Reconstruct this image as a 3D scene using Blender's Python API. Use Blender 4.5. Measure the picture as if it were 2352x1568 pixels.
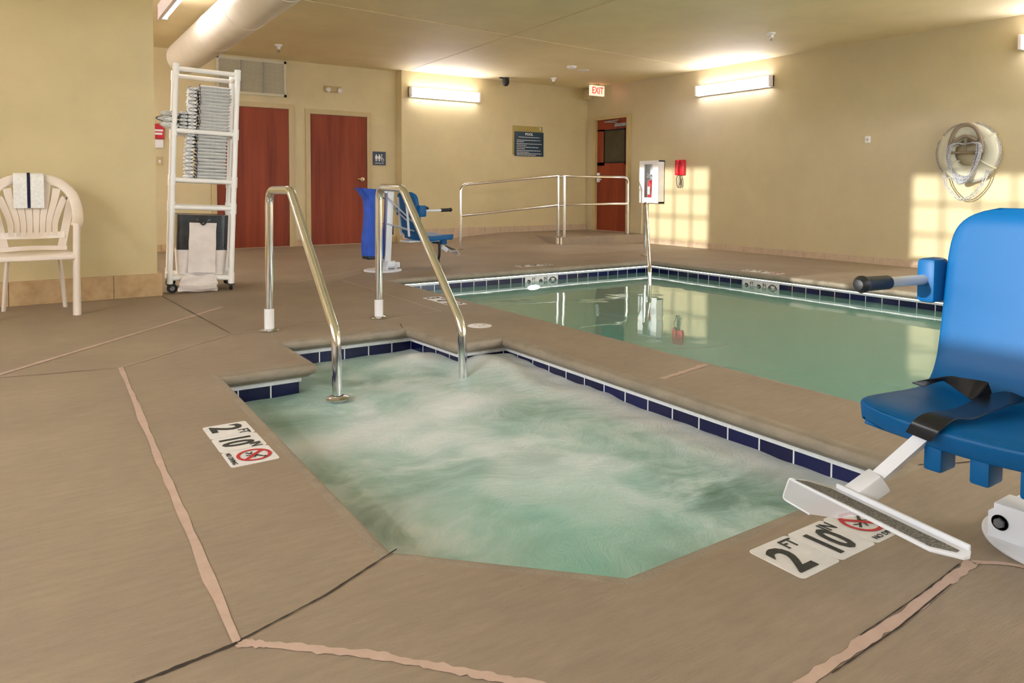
import bpy, bmesh, math, random
from mathutils import Vector, Matrix, geometry
random.seed(7)
S = bpy.context.scene
COL = S.collection
for o in list(bpy.data.objects): bpy.data.objects.remove(o)
PI = math.pi
# ------------------------------------------------------------------ camera, light, exposure
CH = 0.88
yaw, pitch, roll, FPX, CY = 0.591495, 0.045357, 0.004381, 1666.455, 507.88
fwd = Vector((math.sin(yaw)*math.cos(pitch), math.cos(yaw)*math.cos(pitch), -math.sin(pitch)))
rt = Vector((math.cos(yaw), -math.sin(yaw), 0)); up = rt.cross(fwd)
r2 = rt*math.cos(roll)+up*math.sin(roll); u2 = -rt*math.sin(roll)+up*math.cos(roll)
cd = bpy.data.cameras.new('camera'); cam = bpy.data.objects.new('camera', cd); COL.objects.link(cam)
cd.sensor_width = 36; cd.lens = FPX/2352*36; cd.shift_y = -(784-CY)/2352; cd.clip_start = .02; cd.clip_end = 200
M = Matrix.Identity(4)
for i in range(3):
    M[i][0] = r2[i]; M[i][1] = u2[i]; M[i][2] = -fwd[i]
M[0][3], M[1][3], M[2][3] = 0, 0, CH
cam.matrix_world = M; S.camera = cam
W = bpy.data.worlds.new('sky'); S.world = W; W.use_nodes = True
bg = W.node_tree.nodes['Background']; bg.inputs[0].default_value = (.90, .93, 1, 1); bg.inputs[1].default_value = 4.3
sd = bpy.data.lights.new('sun', 'SUN'); sun = bpy.data.objects.new('sun', sd); COL.objects.link(sun)
sd.energy = 2.6; sd.angle = math.radians(.6); sd.color = (1, .96, .90)
sun.location = (-8, 3, 5); sun.rotation_euler = Vector((1, .0, -.12)).to_track_quat('-Z', 'Y').to_euler()
TUBE = 11.5           # brightness of the fluorescent lenses
S.view_settings.view_transform = 'Standard'; S.view_settings.look = 'None'
S.view_settings.exposure = 1.28; S.view_settings.gamma = 1; S.view_settings.use_curve_mapping = False

# ------------------------------------------------------------------ materials
def lin(c):
    out = []
    for v in c[:3]:
        v /= 255.0
        out.append(v/12.92 if v <= .04045 else ((v+.055)/1.055)**2.4)
    return (*out, 1)
def mat(name, c, rough=.5, metal=0, spec=.5, **k):
    m = bpy.data.materials.new(name); m.use_nodes = True
    nt = m.node_tree; b = nt.nodes['Principled BSDF']
    b.inputs['Base Color'].default_value = lin(c); b.inputs['Roughness'].default_value = rough
    b.inputs['Metallic'].default_value = metal; b.inputs['Specular IOR Level'].default_value = spec
    if k.get('emit'):
        b.inputs['Emission Color'].default_value = lin(k.get('ecol', c)); b.inputs['Emission Strength'].default_value = k['emit']
    if k.get('trans'): b.inputs['Transmission Weight'].default_value = k['trans']
    if k.get('alpha'): b.inputs['Alpha'].default_value = k['alpha']
    if k.get('coat'): b.inputs['Coat Weight'].default_value = k['coat']; b.inputs['Coat Roughness'].default_value = .15
    tc = nt.nodes.new('ShaderNodeTexCoord')
    var, sc = k.get('var', .06), k.get('scale', 6)
    if var and not k.get('emit'):
        mp = nt.nodes.new('ShaderNodeMapping'); mp.inputs['Scale'].default_value = k.get('stretch', (1, 1, 1))
        nt.links.new(tc.outputs['Object'], mp.inputs[0])
        n = nt.nodes.new('ShaderNodeTexNoise'); n.inputs['Scale'].default_value = sc; n.inputs['Detail'].default_value = 6; n.inputs['Roughness'].default_value = .62
        nt.links.new(mp.outputs[0], n.inputs['Vector'])
        r = nt.nodes.new('ShaderNodeMix'); r.data_type = 'RGBA'
        a = lin(c); c2 = k.get('c2')
        d = lin(c2) if c2 else tuple(min(1, x*(1+var*2)) for x in a[:3])+(1,)
        lo = a if c2 else tuple(x*(1-var*2) for x in a[:3])+(1,)
        r.inputs[6].default_value = lo; r.inputs[7].default_value = d
        mr = nt.nodes.new('ShaderNodeMapRange'); mr.inputs[1].default_value = .32; mr.inputs[2].default_value = .68
        nt.links.new(n.outputs['Fac'], mr.inputs[0]); nt.links.new(mr.outputs[0], r.inputs[0])
        nt.links.new(r.outputs[2], b.inputs['Base Color'])
        if k.get('bump'):
            n2 = nt.nodes.new('ShaderNodeTexNoise'); n2.inputs['Scale'].default_value = k.get('bscale', 60); n2.inputs['Detail'].default_value = 5
            m2 = nt.nodes.new('ShaderNodeMapping'); m2.inputs['Scale'].default_value = k.get('bstretch', (1, 1, 1))
            nt.links.new(tc.outputs['Object'], m2.inputs[0]); nt.links.new(m2.outputs[0], n2.inputs['Vector'])
            bp = nt.nodes.new('ShaderNodeBump'); bp.inputs['Strength'].default_value = k['bump']; bp.inputs['Distance'].default_value = .01
            nt.links.new(n2.outputs['Fac'], bp.inputs['Height']); nt.links.new(bp.outputs[0], b.inputs['Normal'])
    return m
m_wall = mat('tan_wall_paint', (212, 194, 148), .42, scale=2.0, var=.025, bump=.12, bscale=180)
m_wallR = mat('tan_wall_paint_satin', (204, 188, 150), .3, scale=2.0, var=.025, bump=.05, bscale=120)
m_ceil = mat('ceiling_paint', (244, 228, 184), .7, scale=1.2, var=.03)
m_joint = mat('ceiling_joint', (232, 212, 170), .6, var=0)
m_frame = mat('door_frame_paint', (196, 174, 124), .4, var=.02)
m_brown = mat('cherry_door_wood', (158, 72, 42), .5, spec=.25, scale=7, c2=(120, 48, 26), stretch=(1, 1, .07), var=.1)
m_white = mat('white_plastic', (244, 242, 242), .35, var=.02)
m_pvc = mat('white_pvc', (250, 248, 244), .3, var=.02)
m_chair = mat('almond_plastic', (240, 226, 212), .28, var=.02)
m_steel = mat('polished_steel', (240, 241, 243), .11, metal=1, var=.03, scale=12)
m_steel2 = mat('brushed_steel', (205, 204, 200), .25, metal=1, var=.03)
m_bolt = mat('bolt_steel', (118, 120, 124), .4, metal=.3, var=.05, scale=30)
m_white_metal = mat('white_powder_coat', (228, 230, 236), .35, var=.02)
m_blue = mat('blue_seat_plastic', (0, 88, 146), .45, spec=.3, var=.03, scale=3, bump=.05, bscale=400)
m_bluecloth = mat('blue_cover_fabric', (40, 84, 190), .7, var=.1, scale=9)
m_black = mat('black_webbing', (22, 24, 30), .35, var=.2, scale=40)
m_blackp = mat('black_rubber', (24, 24, 26), .5, var=.1)
m_grip = mat('grip_tape', (42, 42, 42), .85, scale=320, c2=(150, 145, 135), var=.3)
m_towel = mat('white_terry', (248, 246, 242), .9, scale=60, var=.05, bump=.4, bscale=260)
m_navy = mat('navy_stripe', (26, 30, 62), .85, scale=60, var=.1)
m_red = mat('red_paint', (208, 28, 44), .35, var=.05)
m_navysign = mat('navy_sign', (24, 46, 70), .35, var=.05)
m_teal = mat('teal_sign', (20, 54, 74), .3, var=.05)
m_goldplate = mat('gold_plate', (168, 146, 74), .4, var=.04)
m_lens = mat('lamp_lens', (255, 244, 250), .4, emit=TUBE, ecol=(243, 241, 253))
m_lens_fill = mat('lamp_lens_fill', (255, 244, 250), .4, emit=TUBE*2.6, ecol=(243, 241, 253))  # extra bright lens for the added out-of-view fill fixtures
m_lens_soft = mat('lamp_lens_soft', (255, 244, 250), .4, emit=TUBE*.5, ecol=(243, 241, 253))
m_hood = mat('lamp_housing', (236, 226, 226), .4, var=.02)
m_exitred = mat('exit_letters', (255, 30, 24), .4, emit=1.1)
m_exitface = mat('exit_face', (238, 226, 200), .5, emit=.35)
m_duct = mat('duct_paint', (232, 222, 204), .42, scale=2.5, var=.03)
m_base = mat('base_tile', (206, 176, 132), .45, scale=14, c2=(186, 152, 108), var=.08)
m_baseR = mat('base_tile_pink', (206, 182, 154), .45, scale=14, c2=(192, 166, 138), var=.08)
m_grout = mat('white_grout', (232, 232, 230), .6, var=.04, scale=40)
m_marker = mat('marker_ceramic', (232, 228, 226), .4, var=.03, scale=20)
m_ink = mat('marker_ink', (38, 38, 36), .7, scale=200, c2=(70, 70, 64), var=.2)
m_mred = mat('marker_red', (196, 44, 48), .6, var=.05)
m_caulk = mat('pink_caulk', (198, 172, 156), .8, scale=18, c2=(184, 158, 142), var=.05)
m_crack = mat('dark_joint', (52, 42, 34), .9, var=.1)
m_plaster = mat('pool_plaster', (196, 240, 224), .7, scale=3, var=.03)
m_plight = mat('pool_lamp', (235, 250, 255), .3, emit=8)
m_rope = mat('braided_rope', (214, 214, 216), .8, scale=90, c2=(86, 86, 100), var=.3)
m_cord = mat('dark_cord', (84, 74, 66), .8, var=.1)
m_buoy = mat('ring_shell', (222, 218, 196), .45, var=.03)
m_hook = mat('grey_bracket', (150, 132, 112), .5, var=.06)
m_charcoal = mat('charcoal_bin', (58, 64, 74), .22, scale=9, c2=(34, 38, 44), var=.2, coat=.6)
m_chart = mat('white_cloth', (236, 226, 220), .8, scale=12, var=.03)
m_glassd = mat('dark_door_glass', (70, 62, 42), .08, var=.1, scale=4)
m_brass = mat('satin_handle', (206, 186, 150), .25, metal=1, var=.03)
m_dark = mat('dark_void', (30, 27, 24), .9, var=0)
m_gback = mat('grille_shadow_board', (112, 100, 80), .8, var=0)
m_grey = mat('grey_metal', (150, 150, 150), .4, var=.05)

def concrete(name, c, c2, spots):
    m = bpy.data.materials.new(name); m.use_nodes = True; nt = m.node_tree; N = nt.nodes; L = nt.links
    b = N['Principled BSDF']; b.inputs['Roughness'].default_value = .62; b.inputs['Specular IOR Level'].default_value = .35
    tc = N.new('ShaderNodeTexCoord')
    def noise(sc, det=6, st=(1, 1, 1), ro=.6):
        mp = N.new('ShaderNodeMapping'); mp.inputs['Scale'].default_value = st; L.new(tc.outputs['Object'], mp.inputs[0])
        n = N.new('ShaderNodeTexNoise'); n.inputs['Scale'].default_value = sc; n.inputs['Detail'].default_value = det; n.inputs['Roughness'].default_value = ro
        L.new(mp.outputs[0], n.inputs['Vector']); return n.outputs['Fac']
    def mix(f, a, bb, lo=.3, hi=.7):
        mr = N.new('ShaderNodeMapRange'); mr.inputs[1].default_value = lo; mr.inputs[2].default_value = hi; L.new(f, mr.inputs[0])
        x = N.new('ShaderNodeMix'); x.data_type = 'RGBA'; L.new(mr.outputs[0], x.inputs[0])
        for i, v in ((6, a), (7, bb)):
            if isinstance(v, tuple): x.inputs[i].default_value = v
            else: L.new(v, x.inputs[i])
        return x.outputs[2]
    base = mix(noise(1.3, 8), lin(c), lin(c2))
    fine = mix(noise(9, 9, (1, 6, 1)), (.86, .86, .86, 1), (1.12, 1.1, 1.08, 1), .36, .64)
    mul = N.new('ShaderNodeMix'); mul.data_type = 'RGBA'; mul.blend_type = 'MULTIPLY'; mul.inputs[0].default_value = .5
    L.new(base, mul.inputs[6]); L.new(fine, mul.inputs[7])
    sp = mix(noise(60, 4), mul.outputs[2], tuple(x*.55 for x in lin(c)[:3])+(1,), spots, spots+.1)
    L.new(sp, b.inputs['Base Color'])
    bp = N.new('ShaderNodeBump'); bp.inputs['Strength'].default_value = .35; bp.inputs['Distance'].default_value = .006
    L.new(noise(30, 6, (1, 7, 1)), bp.inputs['Height']); L.new(bp.outputs[0], b.inputs['Normal'])
    return m
m_floor = concrete('deck_concrete', (146, 130, 113), (162, 145, 124), .69)
m_cope = mat('coping_concrete', (162, 148, 130), .6, scale=10, c2=(142, 130, 114), var=.1, bump=.3, bscale=80)

def tile_mat():
    m = bpy.data.materials.new('navy_pool_tile'); m.use_nodes = True; nt = m.node_tree; N = nt.nodes; L = nt.links
    b = N['Principled BSDF']; b.inputs['Roughness'].default_value = .12
    uv = N.new('ShaderNodeUVMap'); br = N.new('ShaderNodeTexBrick')
    br.offset = 0; br.inputs['Scale'].default_value = 1; br.inputs['Mortar Size'].default_value = .0035; br.inputs['Mortar Smooth'].default_value = 0
    br.inputs['Brick Width'].default_value = .155; br.inputs['Row Height'].default_value = .155; br.inputs['Bias'].default_value = -.3
    br.inputs['Color1'].default_value = lin((14, 18, 62)); br.inputs['Color2'].default_value = lin((20, 28, 84)); br.inputs['Mortar'].default_value = lin((228, 230, 232))
    L.new(uv.outputs[0], br.inputs['Vector']); L.new(br.outputs['Color'], b.inputs['Base Color'])
    return m
m_tile = tile_mat()
def louver_mat():
    return mat('louver_paint', (214, 206, 180), .5, var=.02)
m_louver = louver_mat()
def water_mat():
    m = bpy.data.materials.new('pool_water'); m.use_nodes = True; nt = m.node_tree; N = nt.nodes; L = nt.links
    N.remove(N['Principled BSDF']); out = N['Material Output']
    g = N.new('ShaderNodeBsdfGlossy'); g.inputs['Roughness'].default_value = .015; g.inputs['Color'].default_value = (.96, 1, .98, 1)
    t = N.new('ShaderNodeBsdfTransparent'); t.inputs['Color'].default_value = (.80, .95, .89, 1)
    mx = N.new('ShaderNodeMixShader'); f = N.new('ShaderNodeFresnel'); f.inputs['IOR'].default_value = 1.42
    tc = N.new('ShaderNodeTexCoord'); n = N.new('ShaderNodeTexNoise'); n.inputs['Scale'].default_value = 2.2; n.inputs['Detail'].default_value = 2
    bp = N.new('ShaderNodeBump'); bp.inputs['Strength'].default_value = .12; bp.inputs['Distance'].default_value = .02
    L.new(tc.outputs['Object'], n.inputs['Vector']); L.new(n.outputs['Fac'], bp.inputs['Height'])
    L.new(bp.outputs[0], g.inputs['Normal']); L.new(bp.outputs[0], f.inputs['Normal'])
    L.new(f.outputs[0], mx.inputs[0]); L.new(t.outputs[0], mx.inputs[1]); L.new(g.outputs[0], mx.inputs[2])
    
    df = N.new('ShaderNodeBsdfDiffuse'); df.inputs['Color'].default_value = lin((150, 216, 206)); m0 = N.new('ShaderNodeMixShader'); m0.inputs[0].default_value = .5
    L.new(t.outputs[0], m0.inputs[1]); L.new(df.outputs[0], m0.inputs[2]); L.new(m0.outputs[0], mx.inputs[1])
    L.new(mx.outputs[0], out.inputs['Surface']); return m
m_water = water_mat()
def foam_mat():
    m = bpy.data.materials.new('bubbling_water'); m.use_nodes = True; nt = m.node_tree; N = nt.nodes; L = nt.links
    b = N['Principled BSDF']; b.inputs['Roughness'].default_value = .3; b.inputs['IOR'].default_value = 1.33
    tc = N.new('ShaderNodeTexCoord')
    wn = N.new('ShaderNodeTexNoise'); wn.inputs['Scale'].default_value = 1.6; wn.inputs['Detail'].default_value = 3
    L.new(tc.outputs['Object'], wn.inputs['Vector'])
    wa = N.new('ShaderNodeMix'); wa.data_type = 'VECTOR'; wa.inputs[0].default_value = .38
    L.new(tc.outputs['Object'], wa.inputs[4]); L.new(wn.outputs['Color'], wa.inputs[5])
    def ns(sc, st, det, ro=.6):
        mp = N.new('ShaderNodeMapping'); mp.inputs['Scale'].default_value = st; L.new(wa.outputs[1], mp.inputs[0])
        n = N.new('ShaderNodeTexNoise'); n.inputs['Scale'].default_value = sc; n.inputs['Detail'].default_value = det; n.inputs['Roughness'].default_value = ro
        L.new(mp.outputs[0], n.inputs['Vector']); return n.outputs['Fac']
    a = ns(5.2, (1, 1.5, 1), 9, .62); cc = ns(15, (.7, 2.4, 1), 9, .72); big = ns(1.7, (1, 1, 1), 2)
    r = N.new('ShaderNodeValToRGB'); e = r.color_ramp.elements
    e[0].position = .34; e[0].color = lin((158, 190, 180)); e[1].position = .64; e[1].color = lin((210, 224, 220))
    x = e.new(.5); x.color = lin((180, 208, 200))
    L.new(a, r.inputs[0])
    r3 = N.new('ShaderNodeValToRGB'); q = r3.color_ramp.elements
    q[0].position = .4; q[0].color = (.80, .92, .88, 1); q[1].position = .62; q[1].color = (1.06, 1.05, 1.03, 1)
    L.new(cc, r3.inputs[0])
    mu = N.new('ShaderNodeMix'); mu.data_type = 'RGBA'; mu.blend_type = 'MULTIPLY'; mu.inputs[0].default_value = .45
    L.new(r.outputs[0], mu.inputs[6]); L.new(r3.outputs[0], mu.inputs[7])
    # foam attribute painted where the jets push bubbles against the walls
    at = N.new('ShaderNodeAttribute'); at.attribute_name = 'froth'
    fm = N.new('ShaderNodeMix'); fm.data_type = 'RGBA'; fm.inputs[7].default_value = lin((246, 248, 250))
    L.new(at.outputs['Fac'], fm.inputs[0]); L.new(mu.outputs[2], fm.inputs[6])
    # clearer turquoise water in the middle near the edge
    at2 = N.new('ShaderNodeAttribute'); at2.attribute_name = 'clear'
    f2 = N.new('ShaderNodeMix'); f2.data_type = 'RGBA'; f2.inputs[7].default_value = lin((140, 206, 186))
    L.new(at2.outputs['Fac'], f2.inputs[0]); L.new(fm.outputs[2], f2.inputs[6])
    at3 = N.new('ShaderNodeAttribute'); at3.attribute_name = 'deep'
    dm = N.new('ShaderNodeMath'); dm.operation = 'MULTIPLY'; L.new(at3.outputs['Fac'], dm.inputs[0])
    mr = N.new('ShaderNodeMapRange'); mr.inputs[1].default_value = .60; mr.inputs[2].default_value = .38; L.new(a, mr.inputs[0]); L.new(mr.outputs[0], dm.inputs[1])
    f3 = N.new('ShaderNodeMix'); f3.data_type = 'RGBA'; f3.inputs[7].default_value = lin((92, 124, 104))
    L.new(dm.outputs[0], f3.inputs[0]); L.new(f2.outputs[2], f3.inputs[6]); L.new(f3.outputs[2], b.inputs['Base Color'])
    bp = N.new('ShaderNodeBump'); bp.inputs['Strength'].default_value = .45; bp.inputs['Distance'].default_value = .04
    L.new(cc, bp.inputs['Height']); L.new(bp.outputs[0], b.inputs['Normal'])
    return m
m_foam = foam_mat()
def pane_mat(name, tint, f0):
    m = bpy.data.materials.new(name); m.use_nodes = True; nt = m.node_tree; N = nt.nodes; L = nt.links
    N.remove(N['Principled BSDF']); out = N['Material Output']
    g = N.new('ShaderNodeBsdfGlossy'); g.inputs['Roughness'].default_value = .03
    t = N.new('ShaderNodeBsdfTransparent'); t.inputs['Color'].default_value = tint
    mx = N.new('ShaderNodeMixShader'); mx.inputs[0].default_value = f0
    L.new(t.outputs[0], mx.inputs[1]); L.new(g.outputs[0], mx.inputs[2]); L.new(mx.outputs[0], out.inputs['Surface']); return m
m_pane = pane_mat('window_glass', (.95, .97, .97, 1), .05)
def acrylic():
    m = bpy.data.materials.new('frosted_acrylic'); m.use_nodes = True; nt = m.node_tree; N = nt.nodes; L = nt.links
    b = N['Principled BSDF']; b.inputs['Base Color'].default_value = lin((226, 224, 226)); b.inputs['Roughness'].default_value = .3
    b.inputs['Alpha'].default_value = .42; return m
m_acryl = acrylic()

# ------------------------------------------------------------------ mesh building
class MB:
    def __init__(s): s.bm = bmesh.new()
    def _merge(s, t, mx=None):
        if mx is not None: bmesh.ops.transform(t, matrix=mx, verts=t.verts)
        me = bpy.data.meshes.new('t'); t.to_mesh(me); t.free(); s.bm.from_mesh(me); bpy.data.meshes.remove(me); return s
    def box(s, a, b, bev=0, mx=None, seg=2):
        t = bmesh.new(); bmesh.ops.create_cube(t, size=1)
        c = [(a[i]+b[i])/2 for i in range(3)]; d = [max(1e-5, abs(b[i]-a[i])) for i in range(3)]
        for v in t.verts: v.co = Vector((v.co[i]*d[i]+c[i] for i in range(3)))
        if bev: bmesh.ops.bevel(t, geom=t.edges[:], offset=min(bev, min(d)*.45), segments=seg, affect='EDGES', profile=.5)
        return s._merge(t, mx)
    def tube(s, pts, r, n=16, cap=True, flat=None, upv=None):
        pts = [Vector(p) for p in pts]; t = bmesh.new(); rings = []
        d0 = (pts[1]-pts[0]).normalized(); ref = Vector(upv) if upv else (Vector((0, 0, 1)) if abs(d0.z) < .9 else Vector((1, 0, 0)))
        u = d0.cross(ref).normalized()
        for i, p in enumerate(pts):
            d = (pts[min(i+1, len(pts)-1)]-pts[max(i-1, 0)]).normalized()
            if upv: u = d.cross(Vector(upv)).normalized()
            else: u = (u-d*u.dot(d)).normalized()
            v = u.cross(d); rr = r[i] if isinstance(r, (list, tuple)) else r
            fl = (flat[i] if isinstance(flat, (list, tuple)) else flat) if flat else rr
            rings.append([t.verts.new(p+u*(rr*math.cos(2*PI*k/n))+v*(fl*math.sin(2*PI*k/n))) for k in range(n)])
        for a, b in zip(rings, rings[1:]):
            for k in range(n): t.faces.new((a[k], a[(k+1) % n], b[(k+1) % n], b[k]))
        if cap: t.faces.new(rings[0][::-1]); t.faces.new(rings[-1])
        return s._merge(t)
    def cyl(s, a, b, r, n=24, r2=None): return s.tube([a, b], [r, r if r2 is None else r2], n)
    def lathe(s, prof, c=(0, 0, 0), axis=(0, 0, 1), n=32):
        t = bmesh.new(); rings = []
        for r, z in prof: rings.append([t.verts.new((max(r, 1e-5)*math.cos(2*PI*k/n), max(r, 1e-5)*math.sin(2*PI*k/n), z)) for k in range(n)])
        for a, b in zip(rings, rings[1:]):
            for k in range(n): t.faces.new((a[k], a[(k+1) % n], b[(k+1) % n], b[k]))
        bmesh.ops.remove_doubles(t, verts=t.verts, dist=2e-5)
        q = Vector((0, 0, 1)).rotation_difference(Vector(axis)).to_matrix().to_4x4()
        return s._merge(t, Matrix.Translation(c) @ q)
    def prism(s, poly, h0, h1, plane='xy', bev=0):
        def P(p, h): return {'xy': (p[0], p[1], h), 'xz': (p[0], h, p[1]), 'yz': (h, p[0], p[1])}[plane]
        t = bmesh.new(); a = [t.verts.new(P(p, h0)) for p in poly]; b = [t.verts.new(P(p, h1)) for p in poly]; n = len(poly)
        t.faces.new(a[::-1]); t.faces.new(b)
        for i in range(n): t.faces.new((a[i], a[(i+1) % n], b[(i+1) % n], b[i]))
        bmesh.ops.recalc_face_normals(t, faces=t.faces)
        if bev: bmesh.ops.bevel(t, geom=t.edges[:], offset=bev, segments=2, affect='EDGES', profile=.5)
        return s._merge(t)
    def grid(s, P, close_u=False):
        t = s.bm; vs = [[t.verts.new(p) for p in row] for row in P]
        for i in range(len(vs)-1):
            for j in range(len(vs[0])-1): t.faces.new((vs[i][j], vs[i+1][j], vs[i+1][j+1], vs[i][j+1]))
        return s
    def shell(s, top, bot):
        t = bmesh.new(); A = [[t.verts.new(p) for p in r] for r in top]; B = [[t.verts.new(p) for p in r] for r in bot]
        n, m = len(A), len(A[0])
        for i in range(n-1):
            for j in range(m-1):
                t.faces.new((A[i][j], A[i+1][j], A[i+1][j+1], A[i][j+1])); t.faces.new((B[i][j], B[i][j+1], B[i+1][j+1], B[i+1][j]))
        for i in range(n-1):
            t.faces.new((A[i][0], B[i][0], B[i+1][0], A[i+1][0])); t.faces.new((A[i][-1], A[i+1][-1], B[i+1][-1], B[i][-1]))
        for j in range(m-1):
            t.faces.new((A[0][j], A[0][j+1], B[0][j+1], B[0][j])); t.faces.new((A[-1][j], B[-1][j], B[-1][j+1], A[-1][j+1]))
        bmesh.ops.recalc_face_normals(t, faces=t.faces)
        return s._merge(t)
    def ribbon(s, pts, w, th, wdir):
        """flat strap through pts; wdir = width direction (one or per point)"""
        top, bot = [], []
        pts = [Vector(p) for p in pts]; ws = w if isinstance(w, list) else [w]*len(pts)
        for i, p in enumerate(pts):
            d = (pts[min(i+1, len(pts)-1)]-pts[max(i-1, 0)]).normalized()
            wd = Vector(wdir[i] if isinstance(wdir[0], (tuple, list, Vector)) else wdir); wd = (wd-d*wd.dot(d)).normalized()
            nn = d.cross(wd).normalized(); w = ws[i]
            top.append([p+wd*(w/2)+nn*th/2, p-wd*(w/2)+nn*th/2]); bot.append([p+wd*(w/2)-nn*th/2, p-wd*(w/2)-nn*th/2])
        return s.shell(top, bot)
def smooth_path(pts, n=6):
    pts = [Vector(p) for p in pts]; out = []
    P = [pts[0]*2-pts[1]]+pts+[pts[-1]*2-pts[-2]]
    for i in range(1, len(P)-2):
        for k in range(n):
            t = k/n; a, b, c, d = P[i-1], P[i], P[i+1], P[i+2]
            out.append(.5*((2*b)+(c-a)*t+(2*a-5*b+4*c-d)*t*t+(3*b-3*c+d-a)*t**3))
    out.append(pts[-1]); return out
def fillet(pts, r, n=7):
    """polyline with rounded corners (radius list or number)"""
    pts = [Vector(p) for p in pts]; out = [pts[0]]
    for i in range(1, len(pts)-1):
        rr = r[i-1] if isinstance(r, (list, tuple)) else r
        a, b, c = pts[i-1], pts[i], pts[i+1]; u = (a-b); v = (c-b); ang = u.angle(v)
        t = min(rr/math.tan(ang/2), u.length*.49, v.length*.49)
        p, q = b+u.normalized()*t, b+v.normalized()*t
        for k in range(n+1):
            s = k/n; out.append(p*(1-s)**2+b*2*s*(1-s)+q*s*s)
    out.append(pts[-1]); return out
def link(name, me, m, parent=None, smooth=True, world=False):
    o = bpy.data.objects.new(name, me); COL.objects.link(o)
    if m: me.materials.append(m)
    if smooth:
        for p in me.polygons: p.use_smooth = True
        try: me.set_sharp_from_angle(angle=math.radians(38))
        except Exception: pass
    if parent:
        o.parent = parent
        if world: me.transform(parent_world(parent).inverted())
    return o
def parent_world(p):
    m = p.matrix_basis.copy()
    while p.parent: p = p.parent; m = p.matrix_basis @ m
    return m
def part(name, mb, m, parent=None, smooth=True, world=False, label=None, cat=None, group=None, kind=None):
    me = bpy.data.meshes.new(name); bmesh.ops.recalc_face_normals(mb.bm, faces=mb.bm.faces) if getattr(mb, 'recalc', False) else None
    mb.bm.to_mesh(me); mb.bm.free()
    o = link(name, me, m, parent, smooth, world); tag(o, label, cat, group, kind); return o
def tag(o, label=None, cat=None, group=None, kind=None):
    if label: o['label'] = label
    if cat: o['category'] = cat
    if group: o['group'] = group
    if kind: o['kind'] = kind
    return o
def thing(name, label, cat, loc=(0, 0, 0), rz=0, group=None, rot=None):
    o = bpy.data.objects.new(name, None); COL.objects.link(o); o.location = loc; o.rotation_euler = rot or (0, 0, rz)
    o.empty_display_size = .05; return tag(o, label, cat, group)
def struct(name, mb, m, smooth=False, parent=None): return part(name, mb, m, parent, smooth, kind=None if parent else 'structure')
def dup(o, parent=None):
    c = o.copy(); COL.objects.link(c); c.parent = parent
    for ch in [x for x in bpy.data.objects if x.parent == o]: dup(ch, c)
    return c
def text_mesh(txt, size, mx, sx=1, ext=.0006, off=0, align='CENTER'):
    cu = bpy.data.curves.new('t', 'FONT'); cu.body = txt; cu.size = size; cu.extrude = ext; cu.align_x = align; cu.align_y = 'CENTER'; cu.offset = off; cu.resolution_u = 3
    ob = bpy.data.objects.new('t', cu); COL.objects.link(ob)
    me = bpy.data.meshes.new_from_object(ob.evaluated_get(bpy.context.evaluated_depsgraph_get()))
    bpy.data.objects.remove(ob); bpy.data.curves.remove(cu)
    me.transform(mx @ Matrix.Diagonal((sx, 1, 1, 1))); return me
def text(name, txt, size, mx, m, parent, sx=1, off=0, label=None, align='CENTER'):
    me = text_mesh(txt, size, mx, sx, off=off, align=align); me.name = name
    return tag(link(name, me, m, parent, False), label)
def frame(o, x, y):
    """matrix: origin o, local x and y directions"""
    x = Vector(x).normalized(); y = Vector(y).normalized(); z = x.cross(y); m = Matrix.Identity(4)
    for i in range(3): m[i][0], m[i][1], m[i][2], m[i][3] = x[i], y[i], z[i], o[i]
    return m

# ------------------------------------------------------------------ the room
CE = 2.74; XR = 8.82; YD = 10.775; YB = 10.6; XL = -3.0; YF = -2.6
SPA = [(2.31, 1.2), (1.123, 1.2), (.728, 1.6), (.749, 3.535), (1.2, 3.535), (1.2, 4.13), (1.97, 4.12), (2.0, 3.56), (2.325, 3.555)]
POOL = [(6.38, -1.4), (2.88, -1.4), (2.88, 6.44), (6.38, 6.44)]
def offset(poly, d):
    """offset outward; poly runs clockwise seen from above -> outward is to the left"""
    n = len(poly); out = []
    for i in range(n):
        p0, p1, p2 = (Vector(poly[i-1]), Vector(poly[i]), Vector(poly[(i+1) % n]))
        a = (p1-p0).normalized(); b = (p2-p1).normalized(); na = Vector((-a.y, a.x)); nb = Vector((-b.y, b.x))
        m = (na+nb); m = m/m.dot(na)/1.0 if m.length > 1e-6 else na
        out.append(tuple(p1+m*d))
    return out
def area(p): return sum(p[i-1][0]*p[i][1]-p[i][0]*p[i-1][1] for i in range(len(p)))/2
if area(SPA) > 0: SPA = SPA[::-1]
if area(POOL) > 0: POOL = POOL[::-1]
sp_h, po_h = offset(SPA, .045), offset(POOL, .045)
OUT = [(XL-.2, YF-.2), (6.9, YF-.2), (6.9, YD+.2), (XL-.2, YD+.2)]
mb = MB(); polys = [[Vector((*p, 0)) for p in OUT], [Vector((*p, 0)) for p in sp_h], [Vector((*p, 0)) for p in po_h]]
flat = [p for q in polys for p in q]; vs = [mb.bm.verts.new(p) for p in flat]
for t in geometry.tessellate_polygon(polys):
    try: mb.bm.faces.new([vs[i] for i in t])
    except ValueError: pass
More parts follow.
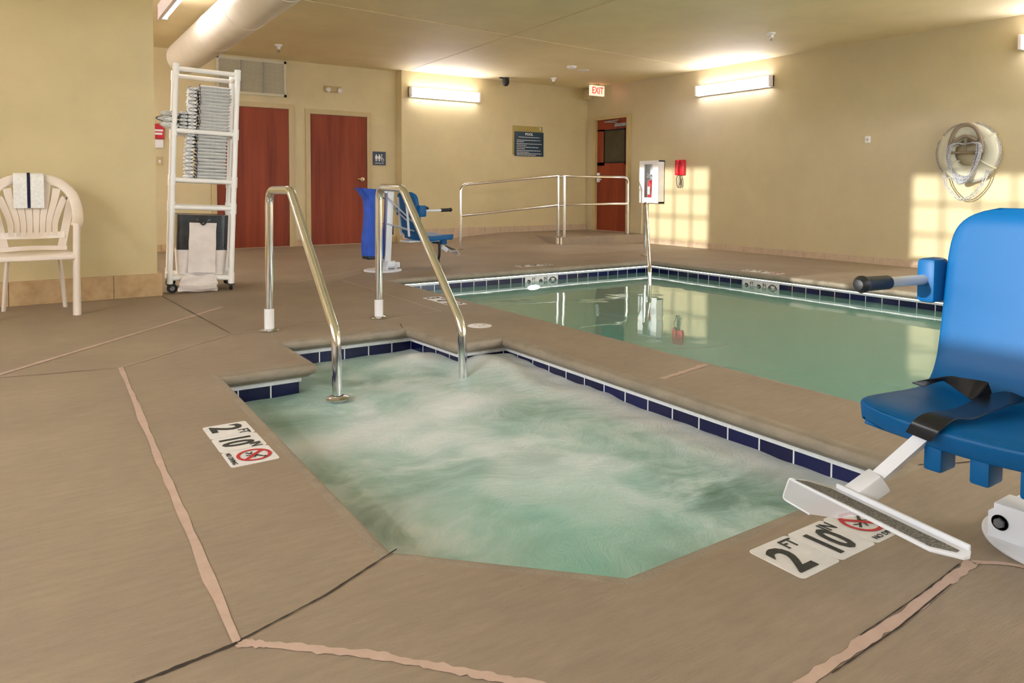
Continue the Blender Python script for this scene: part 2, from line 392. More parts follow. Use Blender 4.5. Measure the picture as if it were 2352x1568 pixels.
# deck falls gently to the right wall
xs = [6.9, 7.6, 8.2, XR+.2]; zs = [0, -.016, -.034, -.05]
mb.grid([[(x, y, z) for y in (YF-.2, YD+.2)] for x, z in zip(xs, zs)])
bmesh.ops.remove_doubles(mb.bm, verts=mb.bm.verts, dist=1e-4)
for f in mb.bm.faces:
    if f.normal.z < 0: f.normal_flip()
struct('floor', mb, m_floor)
def ring(poly, prof, name, m, uv=False, u_off=None, smooth=True):
    me_b = bmesh.new(); n = len(poly); lay = me_b.loops.layers.uv.new('UVMap')
    offs = [offset(poly, o) for o, z in prof]
    for i in range(n):
        j = (i+1) % n; Lk = (Vector(offs[0][j])-Vector(offs[0][i])).length; u0 = (u_off or {}).get(i, 0)
        for k in range(len(prof)-1):
            q = [(offs[k][i], prof[k][1], 0), (offs[k][j], prof[k][1], Lk), (offs[k+1][j], prof[k+1][1], Lk), (offs[k+1][i], prof[k+1][1], 0)]
            f = me_b.faces.new([me_b.verts.new((a[0], a[1], z)) for a, z, u in q])
            for lp, (a, z, u) in zip(f.loops, q): lp[lay].uv = (u+u0, z+.0965+.155*4)
    bmesh.ops.remove_doubles(me_b, verts=me_b.verts, dist=1e-5)
    mb = MB(); mb.bm.free(); mb.bm = me_b
    return struct(name, mb, m, smooth)
bull = [(.045, 0), (.022, -.001), (.010, -.005), (.003, -.014), (0, -.027), (.001, -.040), (.007, -.050), (.018, -.056), (.024, -.060), (.034, -.070), (.085, -.076)]
ring(SPA, bull, 'trim_1', m_cope); ring(POOL, bull, 'trim_2', m_cope)
# tile bands; on the spa's right wall the joints follow the photograph
uo = {}
for nm, poly in (('s', SPA), ('p', POOL)):
    op = offset(poly, .07)
    for i in range(len(poly)):
        a, b = op[i], op[(i+1) % len(op)]
        if nm == 's' and abs(a[0]-b[0]) < .06 and a[0] > 2.2:
            uo[('s', i)] = (3.344-a[1]) % .155 if b[1] < a[1] else (a[1]-3.344) % .155
ring(SPA, [(.07, -.088), (.07, -.55)], 'trim_3', m_tile, u_off={k[1]: v for k, v in uo.items()}, smooth=False)
ring(POOL, [(.07, -.088), (.07, -.245)], 'trim_4', m_tile, smooth=False)
ring(SPA, [(.060, -.073), (.060, -.0965), (.075, -.0965)], 'trim_5', m_grout, smooth=False)
ring(POOL, [(.066, -.080), (.066, -.0925), (.075, -.0925)], 'trim_6', m_grout, smooth=False)
ring(POOL, [(.069, -.243), (.069, -1.1)], 'wall_pool', m_plaster, smooth=False)
pp = offset(POOL, .07); mb = MB(); mb.bm.faces.new([mb.bm.verts.new((*p, -1.1)) for p in pp][::-1]); struct('floor_pool', mb, m_plaster)
# corner steps of the pool (under water, at the far right corner)
mb = MB()
for k in range(3):
    r = .55+.35*k; zt = -.36-.24*k
    pts = [(6.45, 6.51)]+[(6.45-r*math.sin(a), 6.51-r*math.cos(a)) for a in [PI/2*t/10 for t in range(11)]]
    mb.prism(pts, -1.1, zt)
struct('trim_7', mb, m_plaster)
mb = MB()
for k in range(3):
    r = .55+.35*k; zt = -.36-.24*k
    pts = [(6.45-(r)*math.sin(a), 6.51-(r)*math.cos(a), zt+.002) for a in [PI/2*t/14 for t in range(15)]]
    mb.ribbon(pts, .045, .006, (0.7, .7, 0))
struct('trim_8', mb, m_tile)

# walls
mb = MB(); mb.box((XR, YF-.2, -.3), (XR+.2, YD+.2, CE+.1)); struct('wall_right', mb, m_wallR)
mb = MB(); mb.box((XL-.2, YF-.2, -.3), (XR+.2, YF, .35)); mb.box((XL-.2, YF-.2, 2.55), (XR+.2, YF, CE+.1))
fill_wins = [(3.4, 5.8), (6.4, 8.6)]  # unseen windows added behind the camera for ambient fill light
e = [XL-.2]+[v for p in fill_wins for v in p]+[XR+.2]
for a, b in zip(e[::2], e[1::2]): mb.box((a, YF-.2, .3), (b, YF, 2.6))
struct('wall_front', mb, m_wall)
mb = MB(); mb.box((XL-.2, YD, -.1), (XR+.2, YD+.2, CE+.1)); mb.box((5.0, YB, -.1), (XR+.1, YD+.02, CE+.05)); struct('wall_back', mb, m_wall)
wins = [(7.64, 9.12, 1.06, 2.66), (3.10, 4.56, 1.06, 2.505), (1.47, 2.93, 1.06, 2.505), (-.16, 1.30, 1.06, 2.505), (-1.8, -.34, 1.06, 2.505)]
mb = MB(); mb.box((XL-.2, YF-.2, -.1), (XL, YD+.2, 1.06)); mb.box((XL-.2, YF-.2, 2.66), (XL, YD+.2, CE+.1)); mb.box((XL-.2, YF-.2, 2.5), (XL, 6.4, 2.7))
ys = [YF-.2]; 
for w in sorted(wins): ys += [w[0], w[1]]
ys.append(YD+.2)
for a, b in zip(ys[::2], ys[1::2]): mb.box((XL-.2, a, 1.0), (XL, b, 2.7))
struct('wall_left', mb, m_wall)
def window(idx, axis, a0, a1, z0, z1, p, n, k):
    mb = MB(); t = .02
    def B(u0, u1, v0, v1, d0=-.05, d1=.0):
        if axis == 'x': mb.box((p+d0, u0, v0), (p+d1, u1, v1))
        else: mb.box((u0, p+d0, v0), (u1, p+d1, v1))
    B(a0, a0+.03, z0, z1); B(a1-.03, a1, z0, z1); B(a0, a1, z0, z0+.03); B(a0, a1, z1-.03, z1)
    for i in range(1, n): u = a0+(a1-a0)*i/n; B(u-t, u+t, z0, z1, -.04, -.01)
    for i in range(1, k): v = z0+(z1-z0)*i/k; B(a0, a1, v-t, v+t, -.04, -.01)
    w = struct('window_%d' % idx, mb, m_white)
    mb = MB()
    if axis == 'x': mb.box((p-.03, a0, z0), (p-.026, a1, z1))
    else: mb.box((a0, p-.03, z0), (a1, p-.026, z1))
    part('window_pane', mb, m_pane, w, False)
    return w
for i, w in enumerate(wins): window(i+1, 'x', w[0], w[1], w[2], w[3], XL-.06, 1 if i == 3 else 4, 1 if i == 3 else 4)
for i, w in enumerate(fill_wins): window(len(wins)+i+1, 'y', w[0], w[1], .35, 2.55, YF-.08, 5, 5)
def portal(nm, loc, sx, sy, rot):
    l = bpy.data.lights.new(nm, 'AREA'); l.shape = 'RECTANGLE'; l.size = sx; l.size_y = sy; l.cycles.is_portal = True
    o = bpy.data.objects.new(nm, l); COL.objects.link(o); o.location = loc; o.rotation_euler = rot
for w in wins: portal('window_daylight', (XL-.18, (w[0]+w[1])/2, (w[2]+w[3])/2), w[3]-w[2], w[1]-w[0], (0, -PI/2, 0))
for w in fill_wins: portal('window_daylight', ((w[0]+w[1])/2, YF-.18, 1.45), w[1]-w[0], 2.2, (PI/2, 0, 0))
# outside ground seen through the windows
mb = MB(); mb.grid([[(x, y, -.4) for y in (-40, 50)] for x in (-45, -3.25)]); mb.grid([[(x, y, -.4) for y in (-40, -2.85)] for x in (-3.25, 40)])
struct('floor_outside', mb, mat('pale_paving', (196, 190, 180), .9, scale=2))
mb = MB(); mb.box((XL-.2, YF-.2, CE), (XR+.2, YD+.2, CE+.1)); struct('ceiling', mb, m_ceil)
mb = MB(); mb.box((XL, 6.45, 0), (.879, 6.62, CE)); struct('wall_wing', mb, m_wall)
# ceiling joints
mb = MB()
for a, b in (((2.31, 7.22), (8.6, 7.74)), ((-1.5, 6.9), (2.31, 7.22)), ((5.1, 10.55), (4.75, 2.5))):
    mb.ribbon([(*a, CE-.002), (*b, CE-.002)], .016, .004, (0, 1, 0) if abs(a[0]-b[0]) > 1 else (1, 0, 0))
struct('trim_9', mb, m_joint)
# baseboards with tile joints
def baseboard(name, segs, m, z0, z1, pitch, ph=0):
    mb = MB()
    for a, b, nrm in segs:
        a, b, nrm = Vector(a), Vector(b), Vector(nrm); L = (b-a).length; d = (b-a)/L; u = ph
        cuts = [0]
        while u < L:
            if u > 0: cuts.append(u)
            u += pitch
        cuts.append(L)
        for c0, c1 in zip(cuts, cuts[1:]):
            p0 = a+d*(c0+.0015); p1 = a+d*(c1-.0015)+nrm
            mb.box((min(p0.x, p1.x), min(p0.y, p1.y), z0), (max(p0.x, p1.x), max(p0.y, p1.y), z1), .002)
    return struct(name, mb, m)
baseboard('baseboard_wing', [((-2.99, 6.45), (.911, 6.45), (0, -.03)), ((.88, 6.452), (.88, 6.62), (.03, 0))], m_base, 0, .18, .676, .174)
baseboard('baseboard_back', [((5.0, YB), (8.8, YB), (0, -.015))], m_baseR, 0, .215, .31)
baseboard('baseboard_left', [((.9, YD), (2.17, YD), (0, -.012)), ((3.32, YD), (3.5, YD), (0, -.012)), ((4.56, YD), (4.99, YD), (0, -.012))], m_base, 0, .1, .31)
baseboard('baseboard_right', [((XR, YF), (XR, 9.36), (-.015, 0))], m_baseR, -.06, .04, .33)

# ramp and landing in front of the exit door
PT = .11
mb = MB(); xs = [5.3+1.7*k/12 for k in range(13)]
rows = []
for x in xs:
    h = PT*max(0, min(1, (x-5.3)/1.65)); rows.append([(x, 8.98, .002), (x, 9.3, .002+h*.06), (x, 9.5, .002+h*.6), (x, 9.7, .002+h*.95), (x, 9.85, .003+h), (x, YB, .003+h)])
mb.grid(rows); struct('floor_ramp', mb, m_floor, True)
mb = MB(); mb.box((6.97, 8.98, -.04), (8.81, 10.59, PT), .008); struct('floor_landing', mb, m_floor)

# ------------------------------------------------------------------ floor joints
def strip(pts, w, z, jit=0, n=14):
    mbs = []
    P = []
    for a, b in zip(pts, pts[1:]):
        for k in range(n): P.append(Vector(a).lerp(Vector(b), k/n))
    P.append(Vector(pts[-1])); top = []
    for i, p in enumerate(P):
        d = (P[min(i+1, len(P)-1)]-P[max(0, i-1)]).normalized(); nn = Vector((-d.y, d.x)); ww = w*(1+random.uniform(-jit, jit))/2
        q = p+nn*random.uniform(-jit, jit)*w*.3
        top.append([(q.x+nn.x*ww, q.y+nn.y*ww, z), (q.x-nn.x*ww, q.y-nn.y*ww, z)])
    return top
mb = MB()
for pts, w, j in (([(.371, 3.955), (.345, 2.7), (.322, 1.425), (.374, 1.384), (.524, 1.25), (.609, 1.154), (.706, 1.04), (.86, .86), (1.0, .745)], .022, .3), ([(1.845, .785), (1.9, .74), (2.0, .60), (2.2, .2)], .016, .2),
                  ([(.371, 3.955), (1.0, 4.51), (1.6, 4.545), (2.43, 4.565)], .011, .3), ([(-.12, 4.11), (.5, 4.80), (1.19, 5.58)], .03, .2), ([(2.45, 4.553), (2.49, 6.65)], .012, .2),
                  ([(2.02, 6.64), (2.5, 7.0), (3.13, 7.46)], .014, .2), ([(2.49, 6.65), (2.9, 7.12), (6.64, 7.25), (6.7, 3.4), (6.72, -1)], .012, .2), ([(2.435, 2.374), (2.83, 2.45)], .03, .3), ([(.9, .745), (1.14, .75), (1.5, .762), (1.845, .785)], .024, .3)):
    mb.grid(strip(pts, w, .0015, j))
struct('trim_10', mb, m_caulk)
mb = MB()
for pts, w in (([(.735, 1.59), (.52, 1.49), (.33, 1.43)], .0045), ([(.322, 1.424), (.15, 1.404), (-.6, 1.3)], .007), ([(.90, 6.40), (1.01, 4.53)], .006), ([(-.5, 3.95), (-.11, 4.04), (.35, 3.955)], .004),
               ([(1.95, 4.13), (2.0, 4.27)], .005), ([(2.36, 1.17), (2.45, 1.12), (2.9, .95)], .005), ([(1.35, .772), (1.6, .781), (1.81, .797)], .003), ([(1.2, .737), (1.45, .744), (1.7, .765)], .003)):
    mb.grid(strip(pts, w, .0022, .4))
struct('trim_11', mb, m_crack)

# ------------------------------------------------------------------ water
mb = MB(); wp = offset(POOL, .06); mb.bm.faces.new([mb.bm.verts.new((*p, -.150)) for p in wp]); 
for f in mb.bm.faces:
    f.normal_update()
    if f.normal.z < 0: f.normal_flip()
tag(struct('pool_water', mb, m_water), 'still pale green water filling the large swimming pool', 'water', kind='stuff')
def inside(p, poly):
    x, y = p; c = False
    for i in range(len(poly)):
        (x1, y1), (x2, y2) = poly[i-1], poly[i]
        if (y1 > y) != (y2 > y) and x < (x2-x1)*(y-y1)/(y2-y1)+x1: c = not c
    return c
from mathutils import noise as mn
wpoly = offset(SPA, .085); g = .018; me = bmesh.new(); me.verts.layers.float.new('froth'); me.verts.layers.float.new('clear'); vm = {}
def dist_edges(x, y, poly):
    best = 9
    for i in range(len(poly)):
        a, b = Vector(poly[i-1]), Vector(poly[i]); p = Vector((x, y)); t = max(0, min(1, (p-a).dot(b-a)/(b-a).length_squared)); best = min(best, (a+(b-a)*t-p).length)
    return best
def smooth01(a, b, x): t = max(0, min(1, (x-a)/(b-a))); return t*t*(3-2*t)
DK = [0]
dk_l = me.verts.layers.float.new('deep')
def surf(x, y):
    n1 = mn.noise(Vector((x*3, y*3, .3))); n2 = mn.noise(Vector((x*8, y*8, 2.1))); n3 = mn.noise(Vector((x*2.2, y*2.2, 7))); n4 = mn.noise(Vector((x*5, y*5, 11)))
    z = -.163+.010*n1+.006*n2
    dr = 2.36-x; dl = x-.66
    fr = .95*smooth01(.40+.22*n3, .06, dr)*smooth01(1.0, 1.45, y+.25*n3)*(0.85+.2*n2)
    z += .024*fr*(0.6+.6*smooth01(1.6, 3.4, y))
    hump = math.exp(-((x-1.93)**2+(y-3.86)**2)/.03); z += .06*hump; fr = max(fr, .95*hump)
    hump = math.exp(-(((x-2.2)/.9)**2+(y-3.5)**2)/.06); z += .055*hump; fr = max(fr, .9*hump)
    fr = max(fr, .95*smooth01(.26+.14*n3, .07, dl)*smooth01(4.0, 3.3, y+0*x), .9*smooth01(.20, .04, ((x-1.123)*.714+(y-1.2)*.70)+.06*n3)*smooth01(1.1, .8, x))
    # a pale current drifting across below the steps
    yc_ = 2.78+.32*(x-.7)/1.6+.10*n4; fr = max(fr, .85*math.exp(-((y-yc_)/.17)**2)*(0.75+.5*n3))
    fr = max(fr, .45*smooth01(-.05, .35, n3+.4*n4))
    dk = 0
    for ax, ay, ar, br, w_ in ((2.0, 1.62, .22, .30, 1.0), (2.13, 2.3, .10, .35, .5), (.93, 2.35, .10, .30, .8), (.98, 3.2, .16, .12, .7), (1.55, 3.62, .35, .10, .8), (1.35, 2.35, .40, .14, .5), (1.9, 2.75, .25, .12, .5), (.95, 1.95, .10, .12, .7), (1.7, 1.35, .25, .10, .5)):
        dk = max(dk, w_*math.exp(-((x-ax+.08*n4)/ar)**2-((y-ay+.08*n2)/br)**2)*(0.75+.7*n4))
    fr *= 1-.75*max(0, min(1, dk))
    clr = .95*math.exp(-((x-1.12)**2/.07+(y-1.42)**2/.035))*(.75+.6*n1)+.45*math.exp(-((x-1.45)**2/.10+(y-1.8)**2/.10))
    DK[0] = max(0, min(1, dk))
    return z, max(0, min(1, fr)), max(0, min(1, clr))
fl = me.verts.layers.float['froth']; cl = me.verts.layers.float['clear']; dk_l = me.verts.layers.float['deep']
nx, ny = int(2/g), int(3.4/g)
def V_(i, j):
    if (i, j) not in vm:
        x, y = .55+i*g, 1.0+j*g; z, f, c = surf(x, y); v = me.verts.new((x, y, z)); v[fl] = f; v[cl] = c; v[dk_l] = DK[0]; vm[(i, j)] = v
    return vm[(i, j)]
for i in range(nx+4):
    for j in range(ny):
        if inside((.55+(i+.5)*g, 1.0+(j+.5)*g), wpoly): me.faces.new((V_(i, j), V_(i+1, j), V_(i+1, j+1), V_(i, j+1)))
mb = MB(); mb.bm.free(); mb.bm = me
o = part('spa_water', mb, m_foam, None, True, label='churning foamy green water bubbling in the hot tub', cat='water', kind='stuff')
ms = o.data
# ------------------------------------------------------------------ depth markers
def nodive(mbr, mbk, R):
    n = 40; t = mbr.bm
    a = [t.verts.new((R*math.cos(2*PI*k/n), R*math.sin(2*PI*k/n), .0005)) for k in range(n)]; b = [t.verts.new((R*.8*math.cos(2*PI*k/n), R*.8*math.sin(2*PI*k/n), .0005)) for k in range(n)]
    for k in range(n): t.faces.new((a[k], a[(k+1) % n], b[(k+1) % n], b[k]))
    q = R*.66; w = R*.085
    t.faces.new([t.verts.new(p) for p in ((-q-w, q-w, .0006), (q-w, -q-w, .0006), (q+w, -q+w, .0006), (-q+w, q+w, .0006))])
    for x0, y0, x1, y1, ww in ((-.55, -.35, .1, .1, .07), (.1, .1, .45, .4, .1), (-.1, -.45, .1, .0, .06), (.1, .1, .5, -.1, .05), (-.6, .0, -.2, -.15, .05)):
        a = Vector((x0*R, y0*R, .0004)); b = Vector((x1*R, y1*R, .0004)); d = (b-a).normalized(); nn = Vector((-d.y, d.x, 0))*ww*R
        mbk.bm.faces.new([mbk.bm.verts.new(p) for p in (a+nn, a-nn, b-nn*.6, b+nn*.6)])
    mbk.lathe([(0, .0001), (.12*R, .0001), (.12*R, .0006), (0, .0006)], (.58*R, .5*R, 0), n=12)
def xform(mb, mx): bmesh.ops.transform(mb.bm, matrix=mx, verts=mb.bm.verts); return mb
def marker(label, mx, ft, inch, s=.152, red=True, sign=True, group='depth markers', words=True, upright=False):
    """mx: frame at the lower left corner of three 6 inch tiles lying in its xy plane"""
    th = thing('depth_marker', label, 'pool depth marker', group=group); th.matrix_world = mx
    for k in range(3):
        mb = MB(); r = .012; c_ = [((k*s+.0015+r, r), PI), (((k+1)*s-.0015-r, r), 1.5*PI), (((k+1)*s-.0015-r, s-r), 0), ((k*s+.0015+r, s-r), .5*PI)]; mb.prism([(p[0]+r*math.cos(a0+PI/2*q/5), p[1]+r*math.sin(a0+PI/2*q/5)) for p, a0 in c_ for q in range(6)], -.004, .0012)
        q = part('marker_tile', mb, m_marker, th, False)
    z = .0022
    T = lambda x, y: Matrix.Translation((x, y, z))
    text('depth_number', ft, .148 if not upright else .13, T(.055, .066), m_ink, th, .95, .0035)
    text('unit_letters', 'FT', .052, T(.118, .118), m_ink, th, .85, .0006)
    text('depth_number', inch, .142 if not upright else .13, T(s+.062, .066), m_ink, th, .72 if len(inch) > 1 else .95, .0035)
    text('unit_letters', 'IN', .052, T(s+.126, .118), m_ink, th, .85, .0006)
    mr, mk = MB(), MB(); nodive(mr, mk, .055 if words else .06); c = (2.5*s, .088 if words else .076, z)
    part('prohibition_ring', xform(mr, Matrix.Translation(c)), m_mred if red else m_ink, th, False)
    part('diver_symbol', xform(mk, Matrix.Translation(c)), m_ink, th, False)
    if words: text('caption_letters', 'NO DIVING', .022, T(2.5*s, .016), m_ink, th, 1)
    return th
marker('white two foot ten inch marker tiles set in the deck left of the hot tub', frame((.52, 2.80, 0), (0, -1, 0), (1, 0, 0)), '2', '10')
marker('white two foot ten inch marker tiles under the near lift footrest', frame((1.44, .96, 0), (1, 0, 0), (0, 1, 0)), '2', '10')
marker('white depth marker tiles on the deck strip behind the right grab rail', frame((2.625, 5.19, 0), (0, -1, 0), (1, 0, 0)), '3', '0', red=False)
marker('white depth marker tiles flat on the far pool deck', frame((4.59, 6.64, 0), (1, 0, 0), (0, 1, 0)), '3', '0', red=False)
marker('white depth marker tiles flat on the right pool deck', frame((6.44, 5.13, 0), (0, -1, 0), (1, 0, 0)), '3', '3')
marker('white three foot zero inch marker in the far waterline tile', frame((4.547, 6.508, -.248), (1, 0, 0), (0, 0, 1)), '3', '0', red=False, words=False, upright=True)
marker('white three foot three inch marker in the right waterline tile', frame((6.447, 5.105, -.248), (0, -1, 0), (0, 0, 1)), '3', '3', red=False, words=False, upright=True)
mb = MB(); mb.lathe([(0, .003), (.072, .003), (.078, .001), (.078, 0)], n=40)
th = thing('skimmer_lid', 'round white lid in the deck between hot tub and pool', 'drain lid', (2.40, 3.94, 0))
part('lid_disc', mb, m_marker, th)
mb = MB()
for a in (0, 2.1, 4.2):
    mb = MB(); mb.box((.03*math.cos(a)-.008, .03*math.sin(a)-.004, .003), (.03*math.cos(a)+.008, .03*math.sin(a)+.004, .0036)); part('screw_hole', mb, m_ink, th, False)

# ------------------------------------------------------------------ grab rails
def grab_rail(label, x, y0, dy, pts, sleeve, watr):
    th = thing('grab_rail', label, 'handrail', (x, y0, 0), group='hot tub grab rails')
    path = fillet([(0, 0, 0.004)]+pts, [.085, .11, .16], 9)
    mb = MB(); mb.tube(path, .0245, 24); part('rail_tube', mb, m_steel, th)
    mb = MB(); mb.lathe([(.0245, .0), (.056, .0), (.058, .006), (.046, .014), (.0255, .018)], (0, 0, 0)); part('floor_flange', mb, m_steel2, th)
    if sleeve: mb = MB(); mb.lathe([(.0248, .016), (.029, .017), (.029, sleeve), (.0248, sleeve+.003)], (0, 0, 0)); part('sleeve', mb, m_white, th, label='white plastic sleeve')
    if watr:
        q = path[-1]; mb = MB(); mb.lathe([(.0245, 0), (.056, .0), (.058, .006), (.046, .013), (.0255, .017)], (q.x, q.y, -.150)); part('step_flange', mb, m_steel2, th)
    return th
rp = [(.012, 0, .855), (.02, -.40, .872), (.022, -1.075, .17), (.02, -1.10, -.30)]
grab_rail('left curved steel grab rail at the hot tub steps', 1.228, 4.49, 0, [(.008, 0, .862), (.02, -.385, .865), (.022, -1.09, .165), (.02, -1.115, -.28)], .135, True)
grab_rail('right curved steel grab rail at the hot tub steps', 1.967, 4.535, 0, [(.004, 0, .885), (.004, -.37, .875), (.0, -1.12, .13), (.0, -1.145, -.28)], .125, False)
th = thing('pool_rail', 'bronze toned steel rail rising from the far pool corner', 'handrail', (6.78, 6.94, 0))
mb = MB(); mb.tube(fillet([(0, 0, 0), (-.01, -.01, .70), (-.2, -.21, .66), (-1.22, -1.32, .02), (-1.25, -1.36, -.4)], [.08, .09, .1], 8), .022, 18); part('rail_tube', mb, m_steel, th)
mb = MB(); mb.lathe([(.022, .0), (.055, .0), (.057, .006), (.044, .014), (.023, .018)]); part('floor_flange', mb, m_steel2, th)

# ramp railing
th = thing('ramp_railing', 'long brushed steel guard railing along the ramp and landing', 'railing', (6.95, 9.03, PT))
R = .021
def wp_(mb, name, m=m_steel): return part(name, mb, m, th, True, world=True)
mb = MB(); mb.tube(fillet([(5.18, 9.03, .0), (5.18, 9.03, .925), (6.93, 9.05, 1.075)], .12, 9), R, 16); wp_(mb, 'top_rail')
mb = MB(); mb.tube([(5.18, 9.03, .485), (6.93, 9.05, .615)], R, 16); wp_(mb, 'mid_rail')
mb = MB(); mb.tube([(6.95, 9.05, PT), (6.95, 9.05, 1.085)], R, 16); wp_(mb, 'post')
mb = MB(); mb.tube([(7.02, 8.98, PT), (7.02, 8.98, 1.085)], R, 16); wp_(mb, 'post')
for z in (.615, 1.07): mb = MB(); mb.tube([(6.95, 9.05, z), (7.02, 8.98, z)], R*.8, 12); wp_(mb, 'rail_link')
mb = MB(); mb.tube(fillet([(7.02, 8.98, 1.075), (8.45, 9.08, 1.075), (8.45, 9.08, PT)], .12, 9), R, 16); wp_(mb, 'top_rail')
mb = MB(); mb.tube([(7.02, 8.98, .63), (8.45, 9.08, .63)], R, 16); wp_(mb, 'mid_rail')
for x, y, z in ((5.18, 9.03, 0), (6.95, 9.05, PT), (7.02, 9.0, PT), (8.45, 9.08, PT)):
    mb = MB(); mb.lathe([(R, 0), (.045, 0), (.046, .008), (.026, .014)], (x, y, z), n=20); wp_(mb, 'post_flange', m_steel2)

# ------------------------------------------------------------------ doors
def door(idx, x0, x1, ztop, knob_x=None, plate=None):
    fr = MB()
    fr.box((x0-.07, YD-.03, 0), (x0, YD-.0005, ztop)); fr.box((x1, YD-.03, 0), (x1+.07, YD-.0005, ztop)); fr.box((x0-.07, YD-.03, ztop), (x1+.07, YD-.0005, ztop+.07))
    mb = MB(); mb.box((x0+.003, YD-.012, .01), (x1-.003, YD-.001, ztop-.004), .002); d = struct('door_%d' % idx, mb, m_brown)
    part('door_frame', fr, m_frame, d, False)
    if knob_x:
        mb = MB(); mb.lathe([(0, 0), (.034, 0), (.034, .01), (.014, .014), (.014, .05), (0, .05)], (knob_x, YD-.012, 1.01), (0, -1, 0), 20); mb.tube([(knob_x, YD-.055, 1.01), (knob_x-.1, YD-.062, 1.012)], .011, 10); part('door_handle', mb, m_brass, d)
    return d
door(1, 2.24, 3.255, 2.03); door(2, 3.575, 4.48, 1.985, 4.40)
# exit door in the right wall
y0, y1, zb, zt = 9.47, 10.30, PT+.01, 2.13
mb = MB(); mb.box((XR-.006, y0, zb), (XR-.001, y1, 1.36)); mb.box((XR-.006, y0, 1.93), (XR-.001, y1, zt)); mb.box((XR-.006, y0, 1.3), (XR-.001, y0+.09, 1.96)); mb.box((XR-.006, y1-.2, 1.3), (XR-.001, y1, 1.96))
d3 = struct('door_3', mb, m_brown)
mb = MB(); mb.box((XR-.004, y0+.09, 1.36), (XR-.0012, y1-.2, 1.93)); part('door_glass', mb, m_glassd, d3, False)
mb = MB()
for a, b in (((y0+.07, 1.34), (y0+.095, 1.95)), ((y1-.205, 1.34), (y1-.18, 1.95)), ((y0+.07, 1.34), (y1-.18, 1.365)), ((y0+.07, 1.925), (y1-.18, 1.95))): mb.box((XR-.012, a[0], a[1]), (XR-.001, b[0], b[1]))
part('glass_frame', mb, m_dark, d3, False)
mb = MB(); mb.box((XR-.06, y0-.06, PT), (XR-.0005, y0, zt)); mb.box((XR-.06, y1, PT), (XR-.0005, y1+.07, zt)); mb.box((XR-.06, y0-.06, zt), (XR-.0005, y1+.07, zt+.06)); part('door_frame', mb, m_frame, d3, False)
mb = MB(); mb.box((XR-.07, y0+.02, zt-.15), (XR-.01, y0+.30, zt-.09), .01); mb.tube([(XR-.05, y0+.25, zt-.07), (XR-.09, y0+.55, zt-.05)], .009, 8); mb.tube([(XR-.09, y0+.55, zt-.05), (XR-.04, y0+.22, zt-.03)], .009, 8); part('door_closer', mb, m_grey, d3)
mb = MB(); mb.box((XR-.05, y1-.09, 1.0), (XR-.008, y1-.035, 1.17), .008); mb.tube([(XR-.05, y1-.062, 1.05), (XR-.055, y1-.17, 1.05)], .01, 8); part('door_handle', mb, m_white, d3)

# ------------------------------------------------------------------ wall and ceiling fixtures
def fluoro(label, a, b, z0, z1, nrm, d=.09, lens=None):
    a, b, nrm = Vector(a), Vector(b), Vector(nrm); L = (b-a).length; mid = (a+b)/2; dx = (b-a)/L
    th = thing('fluorescent_light', label, 'wall light', (mid.x, mid.y, z0), group='fluorescent wall lights')
    mx = frame((0, 0, 0), (dx.x, dx.y, 0), (0, 0, 1)); h = z1-z0; s = 1 if mx.col[2].xyz.to_2d().dot(nrm) > 0 else -1
    mb = MB(); mb.box((-L/2, 0, 0), (L/2, h, s*d*.4), .004, mx); part('housing', mb, m_hood, th, False)
    mb = MB(); mb.box((-L/2+.035, .012, s*d*.35), (L/2-.035, h-.012, s*d), .02, mx, 3); part('lens', mb, lens or m_lens, th)
    for q in (-1, 1): mb = MB(); mb.box((q*L/2-q*.036, .002, 0), (q*L/2, h-.002, s*d), .006, mx); part('end_cap', mb, m_hood, th, False)
    return th
fluoro('glowing fluorescent fixture on the back wall left of the pool sign', (5.11, YB-.001), (6.42, YB-.001), 2.325, 2.49, (0, -1))
fluoro('glowing fluorescent fixture on the right wall above the red phone', (XR-.001, 7.9), (XR-.001, 6.505), 2.325, 2.49, (-1, 0))
fluoro('glowing fluorescent fixture cut by the right picture edge', (XR-.001, 3.45), (XR-.001, 2.05), 2.36, 2.525, (-1, 0))
fluoro('glowing fluorescent fixture beside the duct at the top left edge', (1.12, 7.93), (1.12, 6.60), 2.52, 2.66, (1, 0), lens=m_lens_soft)
for yy, w_ in ((2.2, 'near'), (9.8, 'far')): fluoro('added fill fixture on the %s end of the window wall' % w_, (XL+.001, yy-.65), (XL+.001, yy+.65), 2.54, 2.70, (1, 0), lens=m_lens_fill)  # out of view, added to throw more light on the ceiling
fluoro('added fill fixture on the rear face of the wing wall', (-1.6, 6.621), (-.3, 6.621), 2.42, 2.58, (0, 1), lens=m_lens_fill)  # hidden fixture added to brighten the ceiling near the duct
fluoro('added fill fixture high on the wing wall left of the armchair', (-2.6, 6.449), (-1.3, 6.449), 2.42, 2.58, (0, -1))  # unseen fixture added to lighten the armchair corner
for xx, w_ in ((4.6, 'left'), (7.4, 'right')): fluoro('added fill fixture above the %s window behind the camera' % w_, (xx-.65, YF+.001), (xx+.65, YF+.001), 2.56, 2.72, (0, 1), lens=m_lens_fill)  # added behind the camera as extra ambient light

th = thing('air_duct', 'thick round off-white air duct under the ceiling', 'duct', (1.68, 9.85, 2.48))
mb = MB(); mb.lathe([(0, 0), (.16, 0), (.2, -.03), (.2, -2.4), (.2, -12.4)], (0, 0, 0), (0, 1, 0), 48); part('duct_tube', mb, m_duct, th)
for yy in (-1.9, -3.1, -4.3): mb = MB(); mb.lathe([(.2, -.006), (.2035, -.004), (.2035, .004), (.2, .006)], (0, yy, 0), (0, 1, 0), 48); part('seam_band', mb, m_duct, th)
for yy in (-1.2, -5.0): mb = MB(); mb.tube([(0, yy, .19), (0, yy, .26)], .006, 8); part('hanger_rod', mb, m_grey, th)

